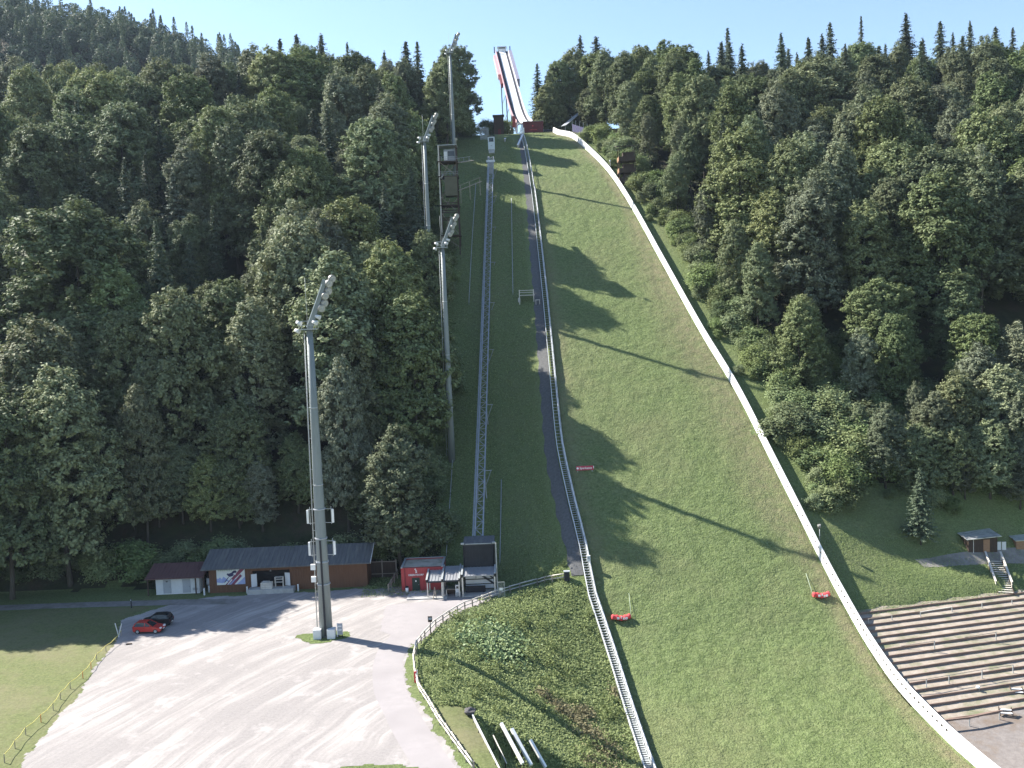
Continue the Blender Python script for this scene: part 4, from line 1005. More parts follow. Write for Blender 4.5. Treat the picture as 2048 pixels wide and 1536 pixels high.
# ------------------------------------------------------------------ judges' tower
def zat(v, y, u=898): return py(u, v, y).z
YT = 218.0; xl_, xr_ = py(881, 400, YT).x, py(916, 400, YT).x; TW = xr_-xl_; TD = 3.6
zb = zf(xl_, YT) - 1; L = {v: zat(v, YT) for v in (290, 298, 322, 332, 352, 392, 410, 425, 440, 470, 495)}
t = thing('judges_tower', 'tall judges tower of pale columns with a cabin on top and an olive box below', 'tower', (xl_, YT, zb))
def lz(v): return L[v] - zb
for x in (0, TW):
    for y in (0, TD): MB().box((x,y,(lz(290))/2),(.28,.28,lz(290))).build('column', M_WOODDARK if (y or x) else M_WOODPALE, t)  # dark columns; pale wood on the front left one imitates sunlight
for v in (322, 352, 410, 470):
    MB().box((TW/2,TD/2,lz(v)-.1),(TW+.7,TD+.7,.2)).build('floor', M_WOODDARK, t)
MB().box((TW/2,TD/2,lz(290)),(TW+.5,TD+.5,.16)).build('roof', M_STEEL, t)
c = MB().box((TW*.62,TD*.5,(lz(322)+lz(298))/2),(TW*.66,TD*.8,lz(298)-lz(322))).build('cabin', pm('grey_cabin', (.22,.23,.25), (.28,.29,.31), 1, .6), t)
MB().box((TW*.72,TD*.1-.03,(lz(322)+lz(298))/2+.4),(TW*.36,.05,1.2)).build('window', M_GLASSDK, c); MB().box((TW*.4,TD*.1-.03,(lz(322)+lz(298))/2-.1),(.8,.05,2.0)).build('door', M_WHITEG, c)
MB().box((TW*.64,TD*.35,(lz(392)+lz(352))/2-.1),(TW*.70,TD*.9,lz(352)-lz(392)-.25)).build('olive_box', M_OLIVE, t)
m = MB()
for v in (410, 425, 440):
    for z in (0, .5): m.box((TW/2,-.05,lz(v)+z),(TW,.1,.22))
m.build('balustrade', M_WOODDARK, t)
m = MB()
for (va, vb_) in ((352, 322), (392, 352), (425, 392), (470, 425), (495, 470)):
    m.bar((.2,TD*.7,lz(va)-.2),(TW*.5,TD*.7,lz(vb_)-.3), .7, .12); m.bar((TW,TD*.1,lz(va)),(0,TD*.1,lz(vb_)), .1, .14); m.bar((0,TD*.9,lz(va)),(TW,TD*.9,lz(vb_)), .1, .14)
m.build('brace', M_WOODOLD, t)
m = MB()
for z in (.5, 1.0): m.box((TW/2,-.3,lz(322)+z),(TW+.6,.05,.05)); m.box((TW/2,-.3,lz(352)+z),(TW+.6,.05,.05))
for i in range(6): m.box((-.25+i*(TW+.5)/5,-.3,lz(322)+.5),(.05,.05,1.0)); m.box((-.25+i*(TW+.5)/5,-.3,lz(352)+.5),(.05,.05,1.0))
m.build('railing', M_STEEL, t)
m = MB(); m.tube([(TW+.2,-.2,lz(290)),(TW+.2,-.2,lz(290)+1.2)], .05, 6); m.tube([(TW+.2,-.4,lz(290)+1.2),(TW+.2,.1,lz(290)+1.3)], [.32,.2], 10); m.build('spotlight', M_LAMP, t)
m = MB(); m.tube([(.35,-.5,lz(352)-.6),(.9,-.2,lz(352)+.3)], [.22,.22], 10); m.build('spotlight', M_LAMP, t)
w0 = py(917, 381, 219); w1 = py(962, 363, 222)
t = thing('foot_bridge', 'sloping walkway leading from the judges tower towards the lift track', 'walkway', w0)
dv = w1-w0; MB().bar((0,0,0), dv, 1.0, .16).build('deck', M_WOODOLD, t); MB().bar((0,-.45,1.0), dv+Vector((0,-.45,1.0)), .07, .09).build('rail', M_WOODOLD, t)
for k in (.1, .5, .95): p = dv*k; MB().box((p.x,p.y-.45,p.z-1.2),(.14,.14,4.2)).build('post', M_WOODOLD, t)
w0 = py(917, 325, 219); w1 = py(944, 321, 232)
t = thing('foot_bridge', 'level upper walkway leading back from the judges tower to the lit grass', 'walkway', w0)
dv = w1-w0; MB().bar((0,0,0), dv, 1.1, .2).build('deck', M_WOODOLD, t); MB().bar((-.4,0,1.0), dv+Vector((-.4,0,1.0)), .07, .09).build('rail', M_STEEL, t)
for k in (.15, .5, .9): p = dv*k; MB().box((p.x-.4,p.y,p.z+.45),(.09,.09,1.1)).build('post', M_STEEL, t)
# ------------------------------------------------------------------ coach stand in the wood on the right
ct = py(1240, 372, 252); zg = zf(ct.x+2, 253)
t = thing('coach_stand', 'brown wooden coach stand with tan balcony fronts at the edge of the right wood', 'tower', (ct.x, 252, zg-1))
zz = lambda v: py(1245, v, 252).z - zg + 1
TW = 4.4; TD = 3.4
for x in (0, TW):
    for y in (0, TD): MB().box((x,y,zz(296)/2),(.22,.22,zz(296))).build('post', M_WOODDARK, t)
MB().prism([(-.9, zz(293)-.1), (TD+.6, zz(293)+.7), (TD+.6, zz(293)+.85), (-.9, zz(293)+.05)], 'x', -.7, TW+.6).build('roof', M_WOODDARK, t)
for va, vb_ in ((327, 306), (344, 324)):
    pass
for v in (322, 345, 364):
    MB().box((TW/2,TD/2,zz(v)),(TW+.2,TD+.2,.16)).build('floor', M_WOODDARK, t)
    MB().box((-.14,TD/2-.2,zz(v)+.65),(.08,TD+.4,1.15)).build('balcony_front', M_WOODTAN, t)
    MB().box((TW/2+.1,-.14,zz(v)+.65),(TW+.0,.08,1.15)).build('balcony_side', M_WOODDARK, t)
    MB().box((TW*.62,TD*.6,zz(v)+1.3),(TW*.7,TD*.7,2.4)).build('cabin', M_WOODDARK, t)
m = MB(); m.bar((0,0,.5),(TW,0,zz(364)), .14, .14); m.bar((TW,0,.5),(0,0,zz(364)), .14, .14); m.bar((0,0,.5),(0,TD,zz(364)), .14, .14); m.build('brace', M_WOODDARK, t)
# ------------------------------------------------------------------ floodlight masts
def mast(base, ph, r0, r1, hs, label, antennas=False, topz=None):
    t = thing('floodlight_mast', label, 'floodlight mast', base, 0, None if antennas else None)
    m = MB(); n = 8; m.tube([(0,0,-.6),(0,0,ph*.35),(0,0,ph*.7),(0,0,ph)], [r0, r0*.65+r1*.35, r0*.3+r1*.7, r1], 12); m.build('pole', M_POLE, t)
    for f in (.25, .5, .75): m = MB(); rr = r0+(r1-r0)*f+.03; m.tube([(0,0,ph*f-.08),(0,0,ph*f+.08)], rr, 12); m.build('flange', M_STEEL, t)
    m = MB(); off = lambda z: -(r0+(r1-r0)*z/ph) - .28
    for dy in (-.18, .18): m.tube([(off(.8),dy,.8),(off(ph),dy,ph)], .035, 5)
    for i in range(int(ph/.6)): z = 1+i*.6; z = min(z, ph); m.bar((off(z),-.18,z),(off(z),.18,z), .03, .03)
    for i in range(int(ph/4)): z = 2+i*4; m.bar((off(z),0,z),(off(z)+.35,0,z), .05, .05)
    m.build('ladder', M_STEEL, t)
    m = MB(); m.box((-.1*hs,0,ph+.06),(2.2*hs,1.5*hs,.12)); m.build('platform', M_STEEL, t)
    m = MB()
    for z in (.55, 1.1):
        for y in (-.72*hs, .72*hs): m.bar((-1.15*hs,y,ph+z),(.95*hs,y,ph+z), .05, .05)
        m.bar((-1.15*hs,-.72*hs,ph+z),(-1.15*hs,.72*hs,ph+z), .05, .05)
    for x in (-1.15*hs, -.1*hs, .95*hs):
        for y in (-.72*hs, .72*hs): m.bar((x,y,ph+.1),(x,y,ph+1.1), .05, .05)
    m.build('platform_railing', M_STEEL, t)
    a0 = Vector((.05*hs,0,ph+.1)); a1 = Vector((2.35*hs,-.25*hs,ph+6.2*hs)); ad = (a1-a0).normalized()
    MB().bar(a0, a1, .62*hs, .4*hs, up=(0,1,0)).build('lamp_arm', M_POLE, t)
    MB().bar(a0+Vector((-.36*hs,0,.25)), a1+Vector((-.36*hs,0,-.5)), .10*hs, .44*hs, up=(0,1,0)).build('arm_edge', M_WHITE, t)
    ax = Vector((.62,-.68,-.40)).normalized()
    for k in range(3):
        for j in range(2):
            c = a0.lerp(a1, .40+.25*k+.10*j) + Vector((.78*hs,-.25*hs,.1*hs)) + Vector((.14*hs*j,.3*hs*j,0))
            r = .52*hs
            l = MB().tube([c-ax*.55*hs, c-ax*.3*hs, c+ax*.1*hs, c+ax*.12*hs], [.22*hs, .45*hs, r, r*.97], 14).build('lamp', M_LAMP, t)
            MB().tube([c+ax*.122*hs, c+ax*.16*hs], [r*.86, r*.82], 14).build('lamp_glass', M_LAMPGL, l)
            MB().tube([c+ax*.162*hs, c+ax*.22*hs], [r*.3, r*.22], 8).build('bulb_cap', M_GREYDOOR, l)
    for c in (Vector((.85*hs,-.5*hs,ph+.9*hs)), Vector((1.2*hs,-.2*hs,ph+1.6*hs)), Vector((-1.2*hs,-.5*hs,ph+.9*hs)), Vector((-1.5*hs,-.2*hs,ph-.1))):
        MB().tube([c+Vector((-.3,.1,.12))*hs, c+Vector((.3,-.1,-.12))*hs], [.2*hs,.3*hs], 10).build('spotlight', M_WHITEG, t)
    MB().tube([(-.3*hs,.3*hs,ph),(-.3*hs,.3*hs,ph+6.6*hs)], .025, 5).build('aerial_rod', M_STEEL, t)
    return t
bz = pz(653, 1272, 0); topz = py(626, 659, bz.y).z
t = mast(bz, topz, .88, .40, 1.0, 'nearest and largest floodlight mast, with white aerials and concrete blocks at its foot', True)
for x, y in ((-.95,-.7),(.85,-.75)): MB().box((x,y,.62),(1.0,1.1,1.25)).build('concrete_block', M_WHITEG, t)
for z in (15.9, 11.7):
    for sx in (-1, 1):
        rr = .75; x = sx*(rr+1.0) if sx > 0 else -(rr+.75)
        p = MB().box((x,-.3,z),(.26,.2,1.75)).build('aerial_panel', M_WHITE, t)
        MB().bar((sx*.6,0,z+.9),(x,-.2,z+.9), .07, .07).bar((sx*.6,0,z-.9),(x,-.2,z-.9), .07, .07).bar((x-sx*.25,-.05,z-1.1),(x-sx*.25,-.05,z+1.2), .07, .07).build('bracket', M_STEEL, p)
for z in (9.3, 7.7): MB().box((-1.15,-.35,z),(.6,.4,.7)).build('aerial_box', M_WHITE, t)
m = MB(); m.bar((.1,-.95,.3),(.02,-.80,12.8), .22, .12); m.build('cable_tray', M_BLACKMET, t)
for z in (7.0, 9.9, 13.0, 16.8): MB().tube([(0,0,z-.07),(0,0,z+.07)], .90-.4*z/topz+.06, 12).build('clamp', M_GREYDOOR, t)
o = thing('switch_cabinet', 'slim metal switch cabinet on a frame right beside the nearest mast foot', 'cabinet', (bz.x+1.95, bz.y-.6, 0))
MB().box((0,0,1.05),(.6,.35,1.4)).build('body', M_GREYDOOR, o); MB().box((-.34,0,.95),(.08,.4,1.7)).build('side_plate', M_WHITE, o)
m = MB()
for x in (-.25,.25): m.box((x,0,.18),(.07,.3,.36))
m.build('legs', M_BLACKMET, o); MB().box((0,-.2,1.5),(.45,.04,.12)).build('upper_panel', M_WHITE, o); MB().box((0,-.2,1.0),(.45,.04,.12)).build('lower_panel', M_WHITE, o)
def mast_up(ut, vt, y, r0, r1, hs, label):
    p = py(ut, vt, y); g = zf(p.x, y); return mast(Vector((p.x, y, g)), p.z-g, r0, r1, hs, label)
mast_up(885, 496, 160, .62, .34, .86, 'second floodlight mast up the slope, its foot hidden behind a bright tree')
mast_up(849, 284, 200, .56, .34, .90, 'third floodlight mast, left of the judges tower')
mast_up(900, 107, 263, .58, .33, .84, 'farthest floodlight mast, its lamps dark against the sky')

# ------------------------------------------------------------------ stairs along the left edge of the landing slope
def path_x(f, y0, y1, step):
    n = max(2, int((y1-y0)/step)); return [(float(f(y)), float(y)) for y in np.linspace(y0, y1, n)]
YS0, YS1 = 76.0, 309.0
root = thing('long_staircase', 'long narrow metal staircase running up the left edge of the landing slope', 'staircase', (float(XL(100)), 100, float(P(100))))
ox, oy, oz = root.location
def rel(x, y, z): return (x-ox, y-oy, z-oz)
TR = []; y = YS0
while y < YS1:
    x = float(XL(y)); z = float(P(y)); TR.append((rel(x-.55, y, z+.32), (.76, .30, .06))); y += .44 if y < 150 else .8
many(root, 'tread', TR, M_STEEL)
m = MB(); pts = path_x(XL, YS0, YS1, 4)
for (xa, ya), (xb, yb) in zip(pts, pts[1:]):
    for o_ in (-.98, -.14): m.bar(rel(xa+o_, ya, float(P(ya))+.25), rel(xb+o_, yb, float(P(yb))+.25), .07, .26)
m.build('stringer', M_STEEL, root)
m = MB()
for (xa, ya), (xb, yb) in zip(pts, pts[1:]): m.bar(rel(xa-1.0, ya, float(P(ya))+.62), rel(xb-1.0, yb, float(P(yb))+.62), .10, .10)
m.build('low_rail', M_WHITEG, root)
m = MB()
for (xa, ya), (xb, yb) in zip(pts, pts[1:]):
    m.bar(rel(xa-.08, ya, float(P(ya))+1.15), rel(xb-.08, yb, float(P(yb))+1.15), .11, .10); m.bar(rel(xa-.08, ya, float(P(ya))+.85), rel(xb-.08, yb, float(P(yb))+.85), .06, .06)
m.build('handrail', M_WHITEG, root)
many(root, 'rail_post', [(rel(xa-.08, ya, float(P(ya))+.7), (.07,.07,1.3)) for xa, ya in path_x(XL, YS0, YS1, 2.5)], M_STEEL)
m = MB()
for (xa, ya) in path_x(XL, YS0, YS1, 2.5): m.bar(rel(xa-1.0, ya, float(P(ya))+.1), rel(xa-1.0, ya, float(P(ya))+.66), .05, .05)
tag(m.build('rail_feet', M_STEEL, root), kind='stuff')
m = MB(); y = YS0
while y < 124:
    x = float(XL(y)); z = float(P(y)); z2 = float(P(y+1.3)); x2 = float(XL(y+1.3)); m.bar(rel(x-.08,y,z+.4), rel(x2-.08,y+1.3,z2+1.3), .05, .05); m.bar(rel(x-.08,y,z+1.3), rel(x2-.08,y+1.3,z2+.4), .05, .05); y += 1.3
m.build('lattice', M_WHITEG, root)
# board on the stair side of the slope
root = thing('side_board', 'low grey-white board between the long staircase and the landing slope', 'board', (float(XL(100)), 100, float(P(100))))
m = MB()
for (xa, ya), (xb, yb) in zip(pts, pts[1:]):
    if ya < 250: m.bar(rel(xa+.1, ya, float(P(ya))+.62), rel(xb+.1, yb, float(P(yb))+.62), .05, .75)
m.build('panel', M_WHITEG, root)
many(root, 'post', [(rel(xa+.17, ya, float(P(ya))+.45), (.08,.08,1.0)) for xa, ya in path_x(XL, YS0, 250, 3)], M_STEEL)
# box on the handrail, cabinet at the fence end
o = Vector((float(XL(132.5))-.1, 132.5, float(P(132.5))+1.3)); q = hitP(1181,1137); 
t = thing('control_box', 'small white control box on the handrail of the long staircase', 'box', (float(XL(q.y))-.16, q.y, float(P(q.y))+1.3)); MB().box((0,0,.25),(.5,.4,.8)).build('housing', M_WHITEG, t); MB().box((0,-.22,.35),(.26,.03,.3)).build('plate', M_GREYDOOR, t)
q = gp(1134,1160); t = thing('utility_cabinet', 'dark utility cabinet at the upper end of the wooden fence', 'cabinet', q); MB().box((0,0,.6),(.8,.6,1.3)).build('housing', M_BLACKMET, t); MB().box((0,0,1.3),(.9,.7,.1)).build('lid', M_GREYDOOR, t)
# gravel strip left of the stairs
V = []; n = 0
for y in np.arange(129, 300, .8):
    w = 1.9 * (1 - .35*S((y-200)/90)) + .3*math.sin(y*1.3)*.5; xx = float(XL(y)) - 1.1
    for k in range(4): xk = xx - w*(1-k/3); V.append((xk, y, zf(xk, y)+.07))
    n += 1
tag(link_mesh('gravel_strip', fast_mesh('gravel_strip', V, grid_faces(4, n), M_STRIP, True)), kind='structure')
# small lookout on the left of the stairs
q = gp(1072, 598)
t = thing('wooden_lookout', 'small wooden lookout platform left of the staircase, halfway up', 'platform', (q.x-1.2, q.y, q.z))
MB().box((-.8,0,.9),(3.4,1.6,.14)).build('deck', M_WOODPALE, t)
for x in (-2.4,.7):
    for y in (-.7,.7): MB().box((x,y,.3),(.16,.16,3.6)).build('post', M_WOODPALE, t)
m = MB(); m.bar((-2.4,-.7,1.5),(.7,-.7,1.5), .08, .1); m.bar((-2.4,-.7,1.95),(.7,-.7,1.95), .08, .12); m.bar((-2.4,-.7,1.95),(-2.4,.7,1.95), .08, .12); m.build('rail', M_WOODPALE, t)
MB().box((-2.5,-.75,-.1),(.5,.1,1.0)).build('skirt', M_CONC, t)
t = thing('wooden_bench', 'pale wooden crossing step over the staircase below the lookout', 'step', (float(XL(q.y-2))-2.2, q.y-2.2, float(P(q.y-2.2)))); MB().box((0,0,.8),(1.0,1.2,.1)).build('seat', M_WOODPALE, t)
for x in (-.4,.4): MB().box((x,-.5,.3),(.1,.1,1.0)).build('leg', M_WOODPALE, t)
# snow-making pipes running up the clearing
for a, c, lb in (((893,1112),(908,880),'thin grey pipe running up the clearing left of the lift track'), ((1000,1130),(1003,965),'thin grey pipe running up the slope right of the lift station'), ((938,610),(952,370),'thin pale pipe on the slope below the judges tower'), ((1026,590),(1023,400),'thin green-grey pipe between lift track and staircase')):
    p0 = gp(*a); p1 = gp(*c); t = thing('snow_pipe', lb, 'pipe', p0); m = MB(); pts_ = []
    for k in range(13): q = p0.lerp(p1, k/12); pts_.append((q.x-p0.x, q.y-p0.y, zf(q.x, q.y)+.5-p0.z))
    m.tube(pts_, .07, 6); m.build('tube', M_STEEL, t); m = MB()
    for k in range(0, 13, 2): m.box((pts_[k][0], pts_[k][1], pts_[k][2]-.4), (.06,.06,.8))
    m.build('stands', M_STEEL, t)

# ------------------------------------------------------------------ white board along the right edge
YB0, YB1 = 74.0, 311.5
root = thing('slope_board', 'long white board curving up the right edge of the landing slope', 'board', (float(XR(100)), 100, float(P(100))))
ox, oy, oz = root.location
pts = path_x(XR, YB0, YB1, 2.0); m = MB(); prof = []
for i, (x, y) in enumerate(pts):
    x2, y2 = pts[min(i+1, len(pts)-1)]; x1, y1 = pts[max(i-1, 0)]
    d = Vector((x2-x1, y2-y1, 0)).normalized(); n = Vector((d.y, -d.x, 0)); z = float(P(y)); hgt = 1.72
    lo = Vector((x,y,z+.05)); hi = lo + n*.25 + Vector((0,0,hgt)); prof.append((lo, hi, n))
rb_ = random.Random(5)
for i in range(0, len(prof)-1, 2):
    seg = [prof[k] for k in range(i, min(i+3, len(prof)))]
    if len(seg) < 2: continue
    m = MB(); V = []; F = []; tl = rb_.uniform(-.025, .025); dz_ = rb_.uniform(-.02, .02)
    for k, (lo, hi, n) in enumerate(seg):
        g_ = (seg[1][0]-seg[0][0]).normalized()*(.02 if k == 0 else (-.02 if k == len(seg)-1 else 0))
        lo2 = lo+g_+Vector((0,0,dz_)); hi2 = hi+g_+n*tl+Vector((0,0,dz_)); V += [rel(*lo2), rel(*hi2), rel(*(hi2+n*.09)), rel(*(lo2+n*.09))]
    for s_ in range(len(seg)-1):
        for k in range(4): F.append((s_*4+k, s_*4+(k+1)%4, (s_+1)*4+(k+1)%4, (s_+1)*4+k))
    F += [(0,1,2,3), tuple((len(seg)-1)*4+k for k in (3,2,1,0))]
    m.add(V, F); m.build('panel', M_BOARD, root)
m = MB()
for lo, hi, n in prof: m.bar(rel(*(lo+n*.12)), rel(*(hi+n*.12)), .10, .10); m.bar(rel(*(lo+n*1.1+Vector((0,0,-.3)))), rel(*(lo.lerp(hi,.75)+n*.12)), .09, .09)
m.build('bracing', M_WOODDARK, root)
BR = []; y = 97.0
while y < 190:
    x = float(XR(y)); x2 = float(XR(y+.5)); d = Vector((x2-x, .5, 0)).normalized(); n = Vector((d.y,-d.x,0)); lo = Vector((x,y,float(P(y))+.05)); hi = lo+n*.25+Vector((0,0,1.72)); c = lo.lerp(hi, .66)-n*.02
    BR.append((rel(*c), (.10,.22,.20), math.atan2(d.y,d.x)-PI/2)); y += .94
many(root, 'bracket', BR, M_BLACK)
m = MB()
for (a1,h1,n1),(a2,h2,n2) in zip(prof, prof[1:]): m.bar(rel(*(h1+n1*.05+Vector((0,0,.03)))), rel(*(h2+n2*.05+Vector((0,0,.03)))), .16, .07)
m.build('cap', M_WHITE, root)
q = hitP(1640, 1090); t = thing('floodlight', 'small grey lamp on a short pole behind the white board', 'lamp', (float(XR(q.y))+1.1, q.y, float(P(q.y))))
MB().tube([(0,0,-.3),(0,0,2.7)], .05, 6).build('pole', M_STEEL, t); MB().tube([(0,0,2.6),(-.1,-.1,3.1)], [.22,.26], 10).build('head', M_LAMP, t)
q = hitP(1221, 342); t = thing('floodlight', 'small white lamp behind the upper part of the white board', 'lamp', (float(XR(q.y))+1.0, q.y, float(P(q.y))))
MB().tube([(0,0,-.3),(0,0,2.6)], .05, 6).build('pole', M_WHITEG, t); MB().tube([(0,0,2.5),(0,-.1,3.1)], [.22,.26], 10).build('head', M_WHITEG, t)

# ------------------------------------------------------------------ inrun tower and take-off
def inz(y):
    s0 = .22; 
    if y < 348: k = (y-318)/30.0; return 108.3 + s0*(y-318) + (.74-s0)*15*k*k
    return inz(347.999) + .74*(y-348)
p0 = py(1050.5, 243, 320); p1 = py(1003.5, 98, 391)
cxl = lambda y: p0.x + (p1.x-p0.x)*(y-320)/71.0
root = thing('inrun_tower', 'white and red ski jump inrun rising against the sky above the hilltop', 'ski jump', (p0.x, 320, inz(320)))
ox, oy, oz = root.location
def strip(name, offs, mat, y0, y1, parent=root):
    """offs: closed cross-section [(side, height)]"""
    yy = list(np.linspace(y0, y1, 26)); V = []; F = []; n = len(offs)
    for y in yy:
        sl = (inz(y+.3)-inz(y-.3))/.6; up = Vector((0,-sl,1)).normalized()
        for s, h in offs: V.append(tuple(Vector((cxl(y)-ox+s, y-oy, inz(y)-oz)) + up*h))
    for i in range(len(yy)-1):
        for k in range(n): F.append((i*n+k, i*n+(k+1)%n, (i+1)*n+(k+1)%n, (i+1)*n+k))
    F += [tuple(range(n)), tuple(reversed([(len(yy)-1)*n+k for k in range(n)]))]
    return MB().add(V, F).build(name, mat, parent)
YE = 390.5
strip('deck', [(-2.6,-.5),(2.6,-.5),(2.6,-.06),(-2.6,-.06)], M_CONC, 320, YE)
strip('track', [(-1.25,-.05),(1.35,-.05),(1.35,.12),(-1.25,.12)], M_WHITE, 320, YE)
strip('stairway', [(-2.45,-.05),(-1.4,-.05),(-1.4,.05),(-2.45,.05)], M_BLACKMET, 326, YE)
strip('left_wall', [(-2.78,-.9),(-2.58,-.9),(-2.58,.95),(-2.78,.95)], M_REDPALE, 322, YE)
strip('right_wall', [(2.45,-.9),(2.65,-.9),(2.65,.95),(2.45,.95)], pm('lilac_white_wall', (.62,.58,.66), (.7,.66,.73), 1, .5), 320, YE)
strip('gutter_strip', [(1.4,-.05),(2.0,-.05),(2.0,.06),(1.4,.06)], M_BLACKMET, 320, YE)
strip('left_gallery', [(-3.9,-2.6),(-2.8,-2.6),(-2.8,-.3),(-3.9,-.3)], M_REDPALE, 371, 388, root)
strip('left_gallery', [(-3.6,-2.2),(-2.8,-2.2),(-2.8,-.4),(-3.6,-.4)], M_REDDARK, 363.5, 370.8, root)
strip('right_gallery', [(2.7,-2.2),(3.9,-2.2),(3.9,1.0),(2.7,1.0)], pm('violet_grey_wall', (.24,.23,.30), (.3,.29,.36), 1, .6), 364, 389, root)
sy = YE; sz = inz(sy)-oz; sx = cxl(sy)-ox
MB().box((sx,sy-oy+1.2,sz+.7),(3.6,2.6,2.2)).build('start_house', M_WHITE, root); MB().box((sx,sy-oy-.13,sz+1.35),(2.8,.06,.5)).build('window', M_GLASSDK, root); MB().box((sx,sy-oy+1.2,sz+1.88),(4.0,3.0,.18)).build('roof', M_WHITEG, root)
MB().tube([(sx,sy-oy+1,sz+1.9),(sx,sy-oy+1,sz+2.9)], .06, 5).build('aerial', M_STEEL, root)
for x in (-3.2, 3.4): MB().box((sx+x,sy-oy-1.2,sz+.3),(.4,.4,2.6)).build('corner_post', M_BLACKMET, root)
for y in (345, 362, 380):
    m = MB(); zz0 = zf(cxl(y), y)-oz-1
    for x in (-2,2): m.bar((cxl(y)-ox+x,y-oy,inz(y)-oz-.6),(cxl(y)-ox+x*.8,y-oy+1,zz0), .45, .45)
    for k in range(5):
        za = zz0+(inz(y)-oz-zz0)*k/5; zb_ = zz0+(inz(y)-oz-zz0)*(k+1)/5; m.bar((cxl(y)-ox-1.8,y-oy+.8,za),(cxl(y)-ox+1.8,y-oy+.8,zb_), .16, .16)
    m.build('support', M_STEEL, root)
a = py(1046, 256, 317.5); c = py(1087, 256, 317.5)
t = thing('takeoff_table', 'dark red front wall of the take-off table below the inrun', 'wall', (a.x, 317.6, zf(a.x,317.6)))
w = c.x-a.x; hz = py(1060, 243, 317.5).z - zf(a.x,317.6)
MB().box((w/2,.15,hz/2-.3),(w,.3,hz+.6)).build('wall', M_REDDARK, t); MB().box((w/2,.1,hz+.05),(w+.3,.5,.12)).build('cap', M_CONC, t)
MB().tube([(w*.48,-.02,hz*.62),(w*.48,-.05,hz*.62)], .25, 10).build('logo', M_CLOTHRED, t); text_mesh('lettering', 'OBERSTDORF', .42, M_CLOTHRED, t, (w*.5,-.03,hz*.25))
a = py(1087, 259, 317); c = py(1113, 259, 317)
t = thing('safety_net', 'low dark safety net on top of the landing slope, right of the red wall', 'net fence', (a.x, 317, zf(a.x,317)))
MB().box(((c.x-a.x)/2,0,.55),(c.x-a.x,.05,1.1)).build('net', M_BLACKMET, t)
for k in range(4): MB().box(((c.x-a.x)*k/3,.08,.6),(.1,.1,1.4)).build('post', M_STEEL, t)
# red corner pillar with white pads at the foot of the inrun
for u, v0, v1, w, mt, nm, lb in ((1028,246,233,1.1,pm('muted_red_pad', (.34,.075,.065), (.40,.10,.09), 1, .7),'corner_pad','red padded corner pillar at the lower left end of the inrun'), (1033,256,246,.8,M_REDPALE,'corner_pad','pink padded block just below the red corner pillar of the inrun')):
    q = py(u, v0, 318); t = thing(nm, lb, 'pad', (q.x, 318, q.z-1.5)); hh_ = py(u, v1, 318).z-q.z+1.5; MB().box((0,0,hh_/2),(w,w,hh_)).build('pad', mt, t); MB().box((0,0,hh_+.06),(w+.1,w+.1,.12)).build('cap', M_WHITEG, t)
for i, (u, v0, v1) in enumerate(((1034,268,256),(1041,270,256),(1048,268,256))):
    q = py(u, v0, 312); t = thing('white_post', ('left','middle','right')[i] + ' one of three short white posts below the foot of the inrun', 'post', (q.x, 312, zf(q.x,312))); hh_ = py(u,v1,312).z-zf(q.x,312); MB().box((0,0,hh_/2),(.28,.28,hh_)).build('post', M_WHITE, t); MB().box((0,0,hh_+.03),(.36,.36,.06)).build('cap', M_WHITE, t)
a = py(988, 262, 321); t = thing('hilltop_hut', 'dark brown hut on the hilltop left of the inrun foot', 'hut', (a.x, 321, zf(a.x,321)-.5))
hw = py(1008,262,321).x-a.x; hh_ = py(988,231,321).z-zf(a.x,321)+.5
MB().box((hw/2,1.5,hh_/2),(hw,3,hh_)).build('wall', M_WOODDARK, t); MB().box((hw/2,1.5,hh_+.08),(hw+.6,3.6,.16)).build('roof', M_ROOFGREY, t); MB().box((hw*.55,-.03,1.4),(1.0,.05,2.1)).build('door', M_REDDARK, t)
a = py(962, 300, 300); t = thing('lattice_fence', 'grey slatted fence in front of the trees left of the lift cabin', 'fence', (a.x, 300, zf(a.x,300))); fw = py(978,300,300).x-a.x
MB().box((fw/2,0,3.4),(fw,.1,.12)).box((fw/2,0,.9),(fw,.1,.12)).build('rail', M_STEEL, t)
m = MB()
for i in range(9): m.box((fw*i/8,-.03,2.0),(.16,.06,4.0))
m.build('slats', M_TRUSS, t)
for (ua,va),(ub,vb),lb in (((1010,284),(1022,262),'pale concrete ramp wall left of the upper staircase'), ((1036,296),(1046,274),'pale curved ramp wall beside the top of the staircase')):
    p = gp(ua, va); q = gp(ub, vb); t = thing('ramp_wall', lb, 'wall', p); MB().bar((0,0,.4), (q-p)+Vector((0,0,.4)), .5, 1.1).build('wall', M_CONC, t); MB().bar((0,0,1.0), (q-p)+Vector((0,0,1.0)), .6, .1).build('coping', M_WHITEG, t)
a = py(1133,262,312); t = thing('net_fence', 'tall dark net fence on grey posts behind the top of the white board', 'net fence', (a.x+2, 312, zf(a.x+2,312)))
c = py(1165,290,296); dv = Vector((c.x+3-a.x-2, -16, zf(c.x+3,296)-zf(a.x+2,312)))
for k in range(6): p = dv*(k/5); MB().box((p.x,p.y,p.z+2),(.12,.12,4.4)).build('post', M_STEEL, t)
m = MB(); m.add([(0,0,.2),tuple(dv+Vector((0,0,.2))),tuple(dv+Vector((0,0,2.6))),(0,0,2.6)], [(0,1,2,3)]); m.add([(.05,.05,.2),tuple(dv+Vector((.05,.05,.2))),tuple(dv+Vector((.05,.05,2.6))),(.05,.05,2.6)], [(3,2,1,0)]); m.build('net', M_NAVY, t)
a = py(1127,252,316); c = py(1160,225,322); t = thing('slanted_roof', 'slanting grey shelter roof among the trees behind the top of the white board', 'roof', (a.x, 316, a.z))
dv = c-a; m = MB(); m.bar((0,0,0), dv, 2.4, .2); m.build('roof', M_TRUSS, t)
